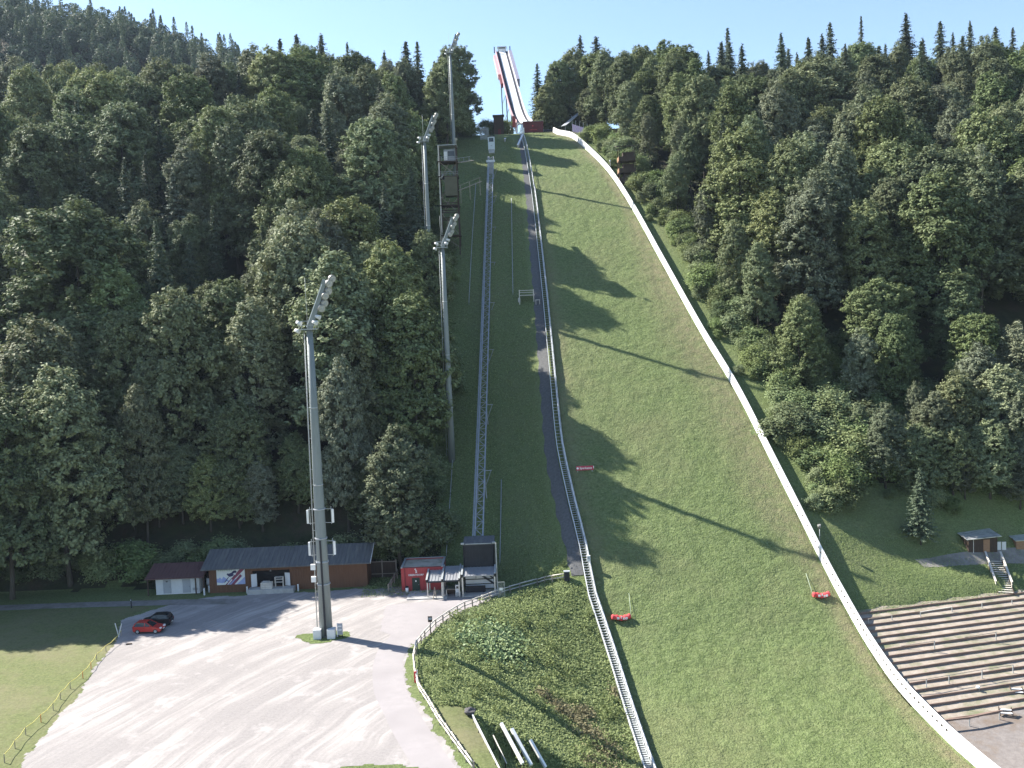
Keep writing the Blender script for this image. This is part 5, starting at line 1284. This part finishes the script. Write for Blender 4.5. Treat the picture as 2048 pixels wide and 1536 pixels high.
for k in (.1,.55,.95): p = dv*k; MB().bar((p.x,p.y,p.z),(p.x,p.y,zf(a.x+p.x,316+p.y)-a.z-.3), .2, .2).build('post', M_STEEL, t)

# ------------------------------------------------------------------ red banners on the slope
def wind_tube(u, v, length, label, rz, rope_to):
    q = hitP(u, v); t = thing('wind_banner', label, 'banner', (q.x, q.y, q.z+.55), rz)
    m = MB(); pts_ = []; rs = []
    for k in range(15): s = k/14; pts_.append((length*(s-.5), .05*math.sin(9*s), .10*math.sin(7*s+1)-.05)); rs.append((.34+.07*math.sin(k*2.1))*(.75 if k in (0,14) else 1))
    m.tube(pts_, rs, 12); m.build('cloth', M_CLOTHRED, t)
    m = MB()
    for k, (x, w) in enumerate(((-.45,.34),(-.05,.16),(.22,.2),(.55,.36))): m.box((x*length*.42,-.40-.02*k,.12*math.sin(k*2)),(w,.02,.30), .25*math.sin(k*3))
    m.build('print', M_LETTER, t)
    r = hitP(*rope_to); M = Matrix.Rotation(-rz, 3, 'Z'); d = M @ (r-Vector(t.location)+Vector((0,0,.25)))
    x0 = -length/2 if d.x < 0 else length/2
    MB().tube([(x0,0,0), Vector((x0,0,0)).lerp(d,.5)+Vector((0,0,.05)), d], .025, 5).build('rope', M_ROPE, t)
wind_tube(1643, 1197, 2.5, 'bright red cloth tube with white print lying in the sun beside the white board', .1, (1612, 1150))
wind_tube(1243, 1242, 2.7, 'red cloth tube with white print lying in the shade beside the staircase', .05, (1258, 1190))
q = hitP(1170, 945); t = thing('sponsor_sign', 'narrow red sign with white writing in the shade beside the staircase', 'sign', (q.x, q.y, q.z), .03)
MB().box((0,0,.75),(2.9,.06,.72)).build('board', pm('crimson_sign', (.42,.05,.09), (.48,.07,.11), 1, .6), t)
for x in (-1.2,1.2): MB().box((x,.07,.4),(.08,.08,1.0)).build('leg', M_STEEL, t)
text_mesh('lettering', 'Sparkasse', .5, M_LETTER, t, (.15,-.04,.6), spacing=1.05); MB().box((1.46,-.035,.85),(.1,.02,.4)).build('end_mark', M_LETTER, t); MB().tube([(-1.2,-.03,.75),(-1.2,-.05,.75)], .18, 12).build('logo', M_LETTER, t)
# ------------------------------------------------------------------ wooden fence along the car park edge
fp_ = list(FENCE) + [gp(u, v) for u, v in ((1040,1181),(1075,1172),(1105,1165),(1134,1161))]
pts = [Vector((p.x, p.y, 0)) for p in fp_]
dense = [pts[0]]
for a, c in zip(pts, pts[1:]):
    n = max(1, round((c-a).length/1.9)); dense += [a.lerp(c, (i+1)/n) for i in range(n)]
for p in dense: p.z = zf(p.x, p.y)
t = thing('wooden_fence', 'two-rail wooden fence curving along the edge of the car park up to the staircase', 'fence', dense[10])
o3 = Vector(dense[10]); rr_ = random.Random(3)
for p in dense:
    q = p - o3; MB().box((q.x, q.y, q.z+.45), (.15,.15,1.2), rr_.uniform(-.3,.3)).build('post', M_WOODOLD, t)
for h_, nm in ((1.02,'top_rail'),(.55,'lower_rail')):
    m = MB()
    for a, c in zip(dense, dense[1:]):
        n = Vector((-(c-a).y, (c-a).x, 0)).normalized()*.11
        m.tube([a-o3+n+Vector((0,0,h_+rr_.uniform(-.04,.04))), c-o3+n+Vector((0,0,h_+rr_.uniform(-.04,.04)))], .085, 6)
    m.build(nm, M_WOODPALE, t)  # rails paler than the posts: sunlit whiteness put into their colour
for (u, v, lb) in ((834,1352,'red and white marker board fixed to the bend of the wooden fence'),):
    q = pz(u, v+14, 0); s = thing('marker_board', lb, 'sign', (q.x-.15, q.y, 0)); MB().box((0,0,.7),(.3,.06,1.3)).build('board', M_CLOTHRED, s); MB().box((.22,0,.75),(.12,.05,1.5)).build('post', M_WHITE, s)
q = pz(862, 1277, 0); s = thing('sign_post', 'dark sign on a thin post standing inside the fence at the car park edge', 'sign', (q.x, q.y, 0)); MB().tube([(0,0,0),(0,0,2.8)], .05, 8).build('post', M_BLACKMET, s); MB().box((0,-.07,2.55),(.55,.05,.75)).build('panel', M_WOODDARK, s); MB().box((0,-.105,2.62),(.4,.02,.3)).build('notice', M_GREYDOOR, s)

# ------------------------------------------------------------------ cars
def car(label, loc, rz, paint, L=3.95, Wd=1.72, Ht=1.48, suv=False):
    t = thing('parked_car', label, 'car', loc, rz, 'cars parked on the gravel')
    # side profile (x forward)
    f = L/2; zb_ = .30; belt = .92 if not suv else 1.02
    prof = [(-f+.05,zb_),(-f,.55),(-f+.02,belt-.02),(-f+.10,belt+.06),(f-1.25,belt+.03),(f-.35,belt-.14),(f-.05,belt-.30),(f,.5),(f-.06,zb_)]
    m = MB(); hw = Wd/2
    def loft(pf, ws, mi=0):
        n = len(pf); vs = []
        for w in ws: vs += [(x, w[1] + (0 if True else 0), z) if False else (x*w[2], w[0], z) for x, z in pf]
        fs = []
        for i in range(len(ws)-1):
            for k in range(n): fs.append((i*n+k, i*n+(k+1)%n, (i+1)*n+(k+1)%n, (i+1)*n+k))
        fs += [tuple(range(n)), tuple(reversed([(len(ws)-1)*n+k for k in range(n)]))]
        m.add(vs, fs, mi)
    loft(prof, [(-hw,0,.965),(-hw+.07,0,.99),(-.3,0,1.0),(.3,0,1.0),(hw-.07,0,.99),(hw,0,.965)])
    body = m.build('body', paint, t)
    m = MB(); cab = [(-f+.10,belt+.0),(-f+.42,Ht-.06),(-f+.9,Ht),(f-2.05,Ht-.02),(f-1.15,belt+.0)]
    ci, co = hw-.22, hw-.06
    n = len(cab); vs = [(x, -(co if z < belt+.1 else ci), z) for x, z in cab] + [(x, (co if z < belt+.1 else ci), z) for x, z in cab]
    m.add(vs, [tuple(range(n)), tuple(reversed(range(n,2*n)))] + [(i, n+i, n+(i+1)%n, (i+1)%n) for i in range(n)])
    m.build('cabin', M_GLASSDK, t)
    m = MB(); th = .03
    rp = [(-f+.42,Ht-.055),(-f+.9,Ht+.012),(f-2.05,Ht-.008)]
    vs = [(x, s*(ci+.01), z+d) for d in (0,th) for x, z in rp for s in (-1,1)]
    m.add(vs, [(0,1,3,2),(2,3,5,4),(6,8,9,7),(8,10,11,9),(0,2,8,6),(2,4,10,8),(1,7,9,3),(3,9,11,5),(0,6,7,1),(4,5,11,10)]); m.build('roof', paint, t)
    for s in (-1,1):
        for pa, pb, w in (((f-2.05,s*ci,Ht),(f-1.15,s*co,belt),.07), ((-f+.42,s*ci,Ht-.05),(-f+.10,s*co,belt),.1), ((-.25,s*ci,Ht),(-.3,s*co,belt),.08)): MB().bar(pa, pb, w, w).build('roof_pillar', paint, t)
    for x in (f-.78, -f+.72):
        for s in (-1,1):
            w = MB().tube([(x,s*(hw-.20),.31),(x,s*(hw+.012),.31)], .31, 16).build('wheel', M_BLACK, t); MB().tube([(x,s*(hw+.012),.31),(x,s*(hw+.03),.31)], [.21,.18], 12).build('rim', M_STEEL, w)
    for s in (-1,1):
        MB().box((f-.16,s*(hw-.32),.70),(.22,.36,.15)).build('headlight', M_WHITE, t); MB().box((-f+.03,s*(hw-.2),.80),(.08,.22,.28)).build('tail_light', M_REDDARK, t)
        MB().box((f-1.45,s*(hw+.06),belt+.06),(.16,.16,.12)).build('wing_mirror', paint, t)
        d = MB().box((-.02,s*(hw+.004),.66),(1.1,.012,.46)).build('door', paint, t); MB().box((-.4,s*(hw+.02),.82),(.18,.02,.03)).build('handle', M_BLACK, d)
    MB().box((f-.01,0,.42),(.05,Wd-.5,.18)).build('grille', M_BLACK, t)
    for x in (f+.005, -f-.005): MB().box((x+(.02 if x > 0 else -.02),0,.5),(.02,.5,.11)).build('number_plate', M_LETTER, t)
    MB().box((0,0,.27),(L-.3,Wd-.3,.16)).build('underbody', M_BLACK, t)
    return t
M_CARRED = pm('red_car_paint', (.42,.035,.03), (.44,.04,.035), 1, .3, spec=.5); M_CARBLK = pm('black_car_paint', (.012,.013,.016), (.015,.016,.02), 1, .28, spec=.5)
q = pz(294, 1268, 0)
car('small red hatchback parked on the gravel in the shade', (q.x, q.y+.86, 0), -.05, M_CARRED)
car('black car parked close behind the small red hatchback', (q.x-.1, q.y+3.55, 0), PI+.03, M_CARBLK, 4.3, 1.8, 1.62, True)
# ------------------------------------------------------------------ tape barrier along the lawn
t0 = pz(243, 1272, 0); t1 = pz(4, 1526, 0)
t = thing('tape_barrier', 'yellow tape strung on thin posts between the lawn and the gravel', 'barrier', t0)
dv = t1-t0; m = MB(); n = 12; prev = None
for k in range(n+1):
    p = dv*(k/n); q = p+Vector((.25*math.sin(k*1.7),0,0)); MB().box((q.x,q.y,.42),(.06,.06,.9)).build('post', M_ORANGE if k in (4,5,9) else M_WOODOLD, t)
    if prev is not None: mid = (prev+q)/2; m.bar(prev+Vector((0,0,.8)), mid+Vector((0,0,.66)), .03, .07); m.bar(mid+Vector((0,0,.66)), q+Vector((0,0,.8)), .03, .07)
    prev = q
m.build('tape', M_TAPE, t)
q = pz(241, 1274, 0); t = thing('crossed_stakes', 'two pale stakes crossed in a V at the upper end of the tape barrier', 'stakes', (q.x-.3,q.y,0)); MB().bar((.1,0,0),(-.3,0,1.9), .09, .09).build('stake', M_WHITEG, t); MB().bar((.0,.1,0),(.55,.05,1.8), .09, .09).build('stake', M_WHITEG, t)
q = pz(263, 1216, 0); t = thing('reflector_post', 'thin dark post beside the dirt path behind the black car', 'post', (q.x,q.y,0)); MB().box((0,0,.7),(.12,.12,1.4)).build('post', M_BLACKMET, t); MB().box((0,-.07,1.2),(.09,.02,.2)).build('reflector', M_WHITEG, t)
q = pz(258, 1289, 0); t = tag(MB().box((0,0,.06),(.7,.25,.12), .2).build('plank', M_WOODDARK, loc=(q.x,q.y,.02)), 'short dark plank lying on the gravel in front of the red car', 'plank')
# ------------------------------------------------------------------ terraces
ra = Vector((.974,.225,0)).normalized(); rn = Vector((ra.y,-ra.x,0))
TO = Vector(hitP(1716,1226)); TE = Vector(hitP(1880,1458))
NR = 17; tot = (TE-TO).dot(rn); tr = tot/NR; rise = (TO.z-TE.z)/NR
print('TERR', TO, TE, tr, rise)
t = thing('terraces', 'broad earth-and-timber spectator terraces stepping down beside the white board', 'terrace', (TO.x, TO.y, 0))
def board_hit(s):
    """distance along the row direction where the row at offset s meets the board"""
    lo, hi = -30.0, 30.0
    for _ in range(40):
        m_ = (lo+hi)/2; p = TO + rn*s + ra*m_
        if p.x < float(XR(p.y))+.75: lo = m_
        else: hi = m_
    return hi
def terr_z(k): return TO.z - rise*k - .05
ends = {16: 12.0, 15: 14.8}
for k in range(NR+1):
    s0_ = (k-1)*tr; s1_ = k*tr; a0_ = board_hit(s0_); a1_ = board_hit(s1_); e_ = ends.get(k, 34.0)
    if k == NR: break
    z = terr_z(k)
    P4 = [TO+rn*s0_+ra*a0_, TO+rn*s0_+ra*e_, TO+rn*s1_+ra*(e_), TO+rn*s1_+ra*a1_]
    V = []
    m = MB(); NS = 26; rr_ = random.Random(k)
    top = []
    for i in range(NS+1):
        f = i/NS; b_ = P4[0].lerp(P4[1], f); c_ = P4[3].lerp(P4[2], f)
        j = rr_.uniform(-.03,.03)
        for g_ in (0, .5, 1): p = b_.lerp(c_ - rn*.10, g_); top.append((p.x-TO.x, p.y-TO.y, z + rr_.uniform(-.025,.025) + (.14*(1-g_))))
    F = []
    for i in range(NS):
        for g_ in range(2): F.append((i*3+g_, (i+1)*3+g_, (i+1)*3+g_+1, i*3+g_+1))
    m.add(top, F, 0, True)
    # timber riser, slightly wavy
    for i in range(NS):
        c0_ = P4[3].lerp(P4[2], i/NS)-TO; c1_ = P4[3].lerp(P4[2], (i+1)/NS)-TO
        m.bar((c0_.x,c0_.y,z-.18+.02*math.sin(i*.9+k)), (c1_.x,c1_.y,z-.18+.02*math.sin((i+1)*.9+k)), .14, .46, 1)
    m.build('step', [M_TREAD, M_RISER], t)
def terr_at(u, v):
    for k in range(NR):
        q = pz(u, v, terr_z(k)); s = (q-TO).dot(rn)
        if (k-1)*tr - .05 <= s <= k*tr + .05: return q
    return gp(u, v)
def barrier(pxs, label, segs=None, h_=1.12, mat=None, w=.07):
    ps = [terr_at(u, v) for u, v in pxs]; t = thing('crush_barrier', label, 'railing', ps[0], 0, 'railings on the terraces')
    for p in ps: q = p-ps[0]; MB().box((q.x,q.y,q.z+h_/2-.1),(.09,.09,h_+.2)).build('post', M_STEEL, t)
    m = MB()
    for i in (segs or range(len(ps)-1)): a = ps[i]-ps[0]+Vector((0,0,h_)); c = ps[i+1]-ps[0]+Vector((0,0,h_)); m.bar(a, c, w, w)
    m.build('rail', mat or M_WOODOLD, t)
barrier(((1737,1254),(1784,1247)), 'short railing at the top left of the terraces, next to the white board')
barrier(((1841,1240),(1904,1230)), 'railing with a pale worn top rail, middle of the top line on the terraces', w=.10, mat=M_WOODPALE)
barrier(((1964,1222),(2024,1214)), 'railing at the right end of the top line of railings on the terraces')
barrier(((1802,1309),(1869,1299)), 'left railing of the middle line on the terraces')
barrier(((1929,1291),(1992,1281)), 'second railing from the left in the middle line on the terraces')
barrier(((2046,1276),(2100,1268)), 'railing cut by the right photo edge in the middle line on the terraces')
barrier(((1816,1380),(1853,1376),(1898,1368),(1964,1357),(2026,1347)), 'long five-post railing on the lower part of the terraces')
barrier(((1880,1460),(1939,1453),(1999,1440)), 'railing with a thick dark top beam along the lowest terrace row', h_=1.05, mat=M_RISER, w=.2)
for (u, v, lb) in ((2012,1432,'lower of two small wooden stair stubs at the bottom right of the terraces'), (2034,1390,'upper of two small wooden stair stubs at the bottom right of the terraces')):
    q = gp(u, v); t = thing('wooden_steps', lb, 'steps', (q.x, q.y, q.z), -.25)
    for k in range(2): MB().box((0,k*.42-.2,.45+k*.22),(1.25,.30,.06)).build('tread', M_WHITEG, t)
    for x in (-.66,.66): MB().bar((x,-.4,.2),(x,.5,.85), .07, .24).box((x,.4,.2),(.08,.08,.9)).build('stringer', M_WOODDARK, t)
q = terr_at(1956,1384); t = thing('stool', 'small white round-topped stool standing on a lower terrace row', 'stool', q); MB().tube([(0,0,.5),(0,0,.72)], [.24,.2], 12).build('seat', M_WHITE, t)
for x in (-.14,.14): MB().box((x,0,.25),(.05,.05,.5)).build('leg', M_STEEL, t)
# ------------------------------------------------------------------ stairs, shed and boards above the terraces
s0 = gp(2012, 1188); s1 = gp(1988, 1122); t = thing('wooden_staircase', 'wooden staircase with pale handrails on the grass bank above the terraces', 'staircase', s0)
dv = s1-s0; dv.z = max(dv.z, 2.2); n = 15; sdv = Vector((dv.y,-dv.x,0)).normalized(); sw_ = 1.05; rz = math.atan2(dv.y, dv.x)-PI/2
m = MB()
for k in range(n): p = dv*((k+.5)/n); m.box((p.x,p.y,p.z+.12),(2*sw_-.1,.30,.06), rz)
m.build('treads', M_WOODPALE, t)
for s in (-1,1):
    o_ = sdv*sw_*s; MB().bar(o_+Vector((0,0,.05)), o_+dv+Vector((0,0,.05)), .08, .34).build('stringer', M_WOODDARK, t)
    hr = MB().bar(o_+dv*.16+Vector((0,0,1.0)), o_+dv*1.10+Vector((0,0,1.0)), .26, .09).build('handrail', M_WOODPALE, t)
    m = MB()
    for f in (.18,.4,.6,.8,1.06): p = o_+dv*f; m.box((p.x,p.y,p.z+.4),(.09,.09,1.25))
    m.bar(o_+dv*.16+Vector((0,0,.6)), o_+dv*1.10+Vector((0,0,.6)), .05, .1); m.build('baluster', M_WOODPALE, hr)
q = gp(1937, 1105); q2 = gp(1993, 1101); w = (q2-q).length
t = thing('small_shed', 'small dark wooden shed with a bright tin roof above the terraces', 'shed', q, .06)
MB().box((w/2,1.3,.9),(w,2.6,2.4)).build('wall', M_WOODDARK, t)
MB().add([(-.45,-.45,2.02),(w+.4,-.45,2.30),(w+.5,3.0,2.75),(-.35,3.0,2.45),(-.45,-.45,2.10),(w+.4,-.45,2.38),(w+.5,3.0,2.83),(-.35,3.0,2.53)], [(3,2,1,0),(4,5,6,7),(0,1,5,4),(1,2,6,5),(2,3,7,6),(3,0,4,7)]).build('roof', M_TIN, t)
MB().box((.75,-.06,.95),(.08,.08,2.1)).build('corner_post', M_WOODPALE, t); MB().box((w*.62,-.03,.9),(1.0,.05,1.9)).build('door', M_WOODTAN, t)
for u, lb in ((1998,'left one of two upright white boards leaning beside the small shed'), (2008,'right one of two upright white boards leaning beside the small shed')):
    q = gp(u, 1100); t = thing('white_board', lb, 'board', q); MB().box((0,0,.6),(.62,.05,1.3)).build('sheet', M_WHITEG, t); MB().box((0,.04,1.26),(.66,.07,.06)).build('frame', M_STEEL, t)
q = gp(2033, 1099); t = thing('small_shed', 'second low shed with a tin roof, cut off by the right edge of the photo', 'shed', q)
MB().box((2.0,1.2,.5),(4.0,2.4,1.6)).build('wall', M_WOODTAN, t); MB().add([(-.3,-.3,1.35),(4.4,-.3,1.4),(4.4,2.7,1.95),(-.3,2.7,1.9),(-.3,-.3,1.43),(4.4,-.3,1.48),(4.4,2.7,2.03),(-.3,2.7,1.98)], [(3,2,1,0),(4,5,6,7),(0,1,5,4),(1,2,6,5),(2,3,7,6),(3,0,4,7)]).build('roof', M_TIN, t)
# ------------------------------------------------------------------ retaining wall and white beams at the bottom
wa = pz(944, 1428, -.1); wb_ = pz(1010, 1560, -.1)
t = thing('retaining_wall', 'thin retaining wall ending the mown lawn below the wooden fence', 'wall', wa)
dv = wb_-wa; MB().bar((0,0,-1.6), dv+Vector((0,0,-1.6)), .10, 3.3).build('wall', M_CONC, t); MB().bar((0,0,.07), dv+Vector((0,0,.07)), .11, .04).build('coping', M_WHITEG, t)
q = pz(940, 1426, -.1); t = thing('stone', 'dark rock lying at the upper end of the thin retaining wall', 'stone', q)
rg = np.random.default_rng(5); me_ = MB(); 
import bmesh
bm = bmesh.new(); bmesh.ops.create_icosphere(bm, subdivisions=3, radius=.6)
for v_ in bm.verts: v_.co = v_.co * (1 + .25*math.sin(v_.co.x*5+1)*math.cos(v_.co.y*6) + .12*math.sin(v_.co.z*11)); v_.co.z *= .6
rm = bpy.data.meshes.new('stone'); bm.to_mesh(rm); bm.free(); rm.materials.append(pm('dark_rock', (.06,.055,.06), (.13,.12,.12), 3, .9, .03)); ro = link_mesh('rock', rm, t); ro.location = (0,0,.2)
for (a, c, w, mt, lb) in (((1003,1461),(1046,1545),.28,M_WHITE,'upper left of three thick white beams lying on the bushy bank'), ((1024,1472),(1063,1548),.30,M_WHITE,'middle one of three thick white beams lying on the bushy bank'), ((1061,1494),(1092,1552),.26,M_WHITE,'right one of three thick white beams lying on the bushy bank, beside a dark cap'), ((987,1485),(1014,1545),.09,M_WOODPALE,'thin pale rail on the bank next to the retaining wall')):
    p = gp(a[0], a[1]); q = gp(c[0], c[1]); t = thing('beam', lb, 'beam', p); dv = q-p
    MB().bar((0,0,.75), dv+Vector((0,0,.9)), w, w).build('beam', mt, t)
    m = MB()
    for f in (.12,.5,.9): r = dv*f; m.box((r.x,r.y,r.z+.2),(.1,.1,1.2))
    m.build('stands', M_WOODDARK, t)
# ------------------------------------------------------------------ leafy ground cover on the bank, tussocks on the slope
M_COVER = leaf_mat('bank_leaves', (.165,.205,.08), (.31,.36,.16), .3, .6, 0)
M_TUFT = leaf_mat('grass_tufts', (.12,.155,.06), (.20,.24,.10), .25, .7, 0)
def scatter(name, xs, ys, zs, size, mat, up=.9, asp=.6, sl=None):
    rg = np.random.default_rng(abs(hash(name)) % 1000 if False else len(name)*7); n = len(xs)
    cen = np.stack([xs, ys, zs], -1); nor = np.array([0,-.25,up]) + rg.normal(0, .40, (n,3))
    V, F = quads(cen, nor, size, rg, asp); o = link_mesh(name, fast_mesh(name, V, F, mat)); return tag(o, kind='stuff')
rg = np.random.default_rng(77)
n = 260000; x = rg.uniform(-14, 18, n); y = rg.uniform(76, 134, n)
den = .5 + .5*vnoise(x, y, 3.2, 41) + .25*vnoise(x, y, 1.0, 42)
ok = (x > XF(y)+.35) & (x < XL(y)-1.05) & (y < YB(x)+3) & (den > -.05) & ~((y < 92) & (x < np.interp(y, [wb_.y, wa.y], [wb_.x, wa.x]) + .3))
x, y = x[ok][:60000], y[ok][:60000]; d_ = np.clip(.5+.5*vnoise(x, y, 3.2, 41), 0, 1)
scatter('ground_cover', x, y, Z(x, y) + rg.uniform(.03, .10+.38*d_**1.5), rg.uniform(.09, .20, len(x)), M_COVER)
n = 150000; y = 76 + (318-76)*rg.random(n)**1.5; x = XL(y) + (XR(y)-XL(y))*rg.random(n)
ok = rg.random(n) < np.clip(.55 + .7*vnoise(x, y, 2.6, 43) + .3*vnoise(x, y, 9, 44), 0.05, 1)
x, y = x[ok], y[ok]
scatter('slope_grass', x, y, P(y) + .12 + rg.uniform(.0,.08,len(x)), rg.uniform(.04,.085,len(x)), M_TUFT, .9, .35)
n = 26000; y = rg.uniform(121, 136, n); x = XR(y) + rg.uniform(1.5, 34, n)
scatter('bank_grass', x, y, Z(x, y) + rg.uniform(.01,.10,n), rg.uniform(.05,.11,n), leaf_mat('bank_blades', (.20,.26,.10), (.32,.39,.165), .35, .6, 0), .95, .4)
# taller weeds in clumps, one patch with broad glossy leaves
cl = [(float(rg.uniform(-12, 15)), float(rg.uniform(80, 133))) for _ in range(170)]
pts_ = []
for cx_, cy_ in cl:
    if cx_ < float(XF(cy_))+1 or cx_ > float(XL(cy_))-1.6 or (cy_ < 92 and cx_ < -1): continue
    r_c = rg.uniform(.4, 1.5); k = int(90*r_c); pts_.append(np.stack([cx_+rg.normal(0,.5,k)*r_c, cy_+rg.normal(0,.5,k)*r_c, rg.random(k)*.9*r_c**.5], -1))
q_ = np.concatenate(pts_); scatter('tall_weeds', q_[:,0], q_[:,1], Z(q_[:,0], q_[:,1])+.1+q_[:,2], rg.uniform(.10,.24,len(q_)), leaf_mat('weed_leaves', (.14,.18,.065), (.29,.33,.14), .3, .6, 0), .6, .45)
q_ = []
for u, v, r_ in ((1150,1440,1.0),(1185,1475,1.4),(1215,1505,1.2),(1120,1420,.8),(1090,1395,.7),(1170,1430,.8),(1235,1390,.7),(1200,1535,1.2)):
    g_ = gp(u, v); k = int(420*r_); q_.append(np.stack([g_.x+rg.normal(0,.7,k)*r_, g_.y+rg.normal(0,.8,k)*r_, rg.random(k)*.7], -1))
q_ = np.concatenate(q_); q_ = q_[q_[:,0] < XL(q_[:,1]) - 1.3]; scatter('dry_weeds', q_[:,0], q_[:,1], Z(q_[:,0], q_[:,1])+.12+q_[:,2], rg.uniform(.09,.22,len(q_)), leaf_mat('dry_weed_leaves', (.13,.115,.06), (.31,.28,.16), .2, .7, 0), .6, .5)
g_ = gp(985, 1285); k = 2600; xx_ = g_.x + rg.normal(0, 1.9, k); yy_ = g_.y + rg.normal(0, 2.3, k)
scatter('broad_leaf_weeds', xx_, yy_, Z(xx_, yy_)+rg.uniform(.15,.8,k), rg.uniform(.16,.30,k), leaf_mat('glossy_leaves', (.14,.20,.085), (.29,.36,.18), .2, .4, 0), .8, .75)
n = 90000; y = rg.uniform(131, 300, n); x = XL(y) - rg.uniform(3.8, 34, n); ok = x > -26
x, y = x[ok], y[ok]; scatter('clearing_grass', x, y, Z(x, y) + rg.uniform(.0,.3,len(x)), rg.uniform(.08,.2,len(x)), M_COVER, .75, .4)

ml = [(float(XF(y))+.5, y) for y in np.arange(66, 96, 2.0)] + [(-7.5, 94), (wa.x-.1, wa.y), (wb_.x-.1, wb_.y), (-1.0, 66)]
sheet('mown_lawn', ml, .03, M_LAWN, .3, .15)

# ------------------------------------------------------------------ the hazy summer air
hb = MB().box((0, 1250, 230), (5200, 3300, 520)).build('haze', bpy.data.materials.new('haze')); hb.data.materials[0].use_nodes = True
hn = hb.data.materials[0].node_tree; hn.nodes.remove(hn.nodes['Principled BSDF'])
pv = hn.nodes.new('ShaderNodeVolumePrincipled'); pv.inputs['Color'].default_value = (.62,.76,1.0,1); pv.inputs['Density'].default_value = .00006; pv.inputs['Anisotropy'].default_value = .2
hn.links.new(pv.outputs[0], hn.nodes['Material Output'].inputs['Volume']); tag(hb, kind='stuff')
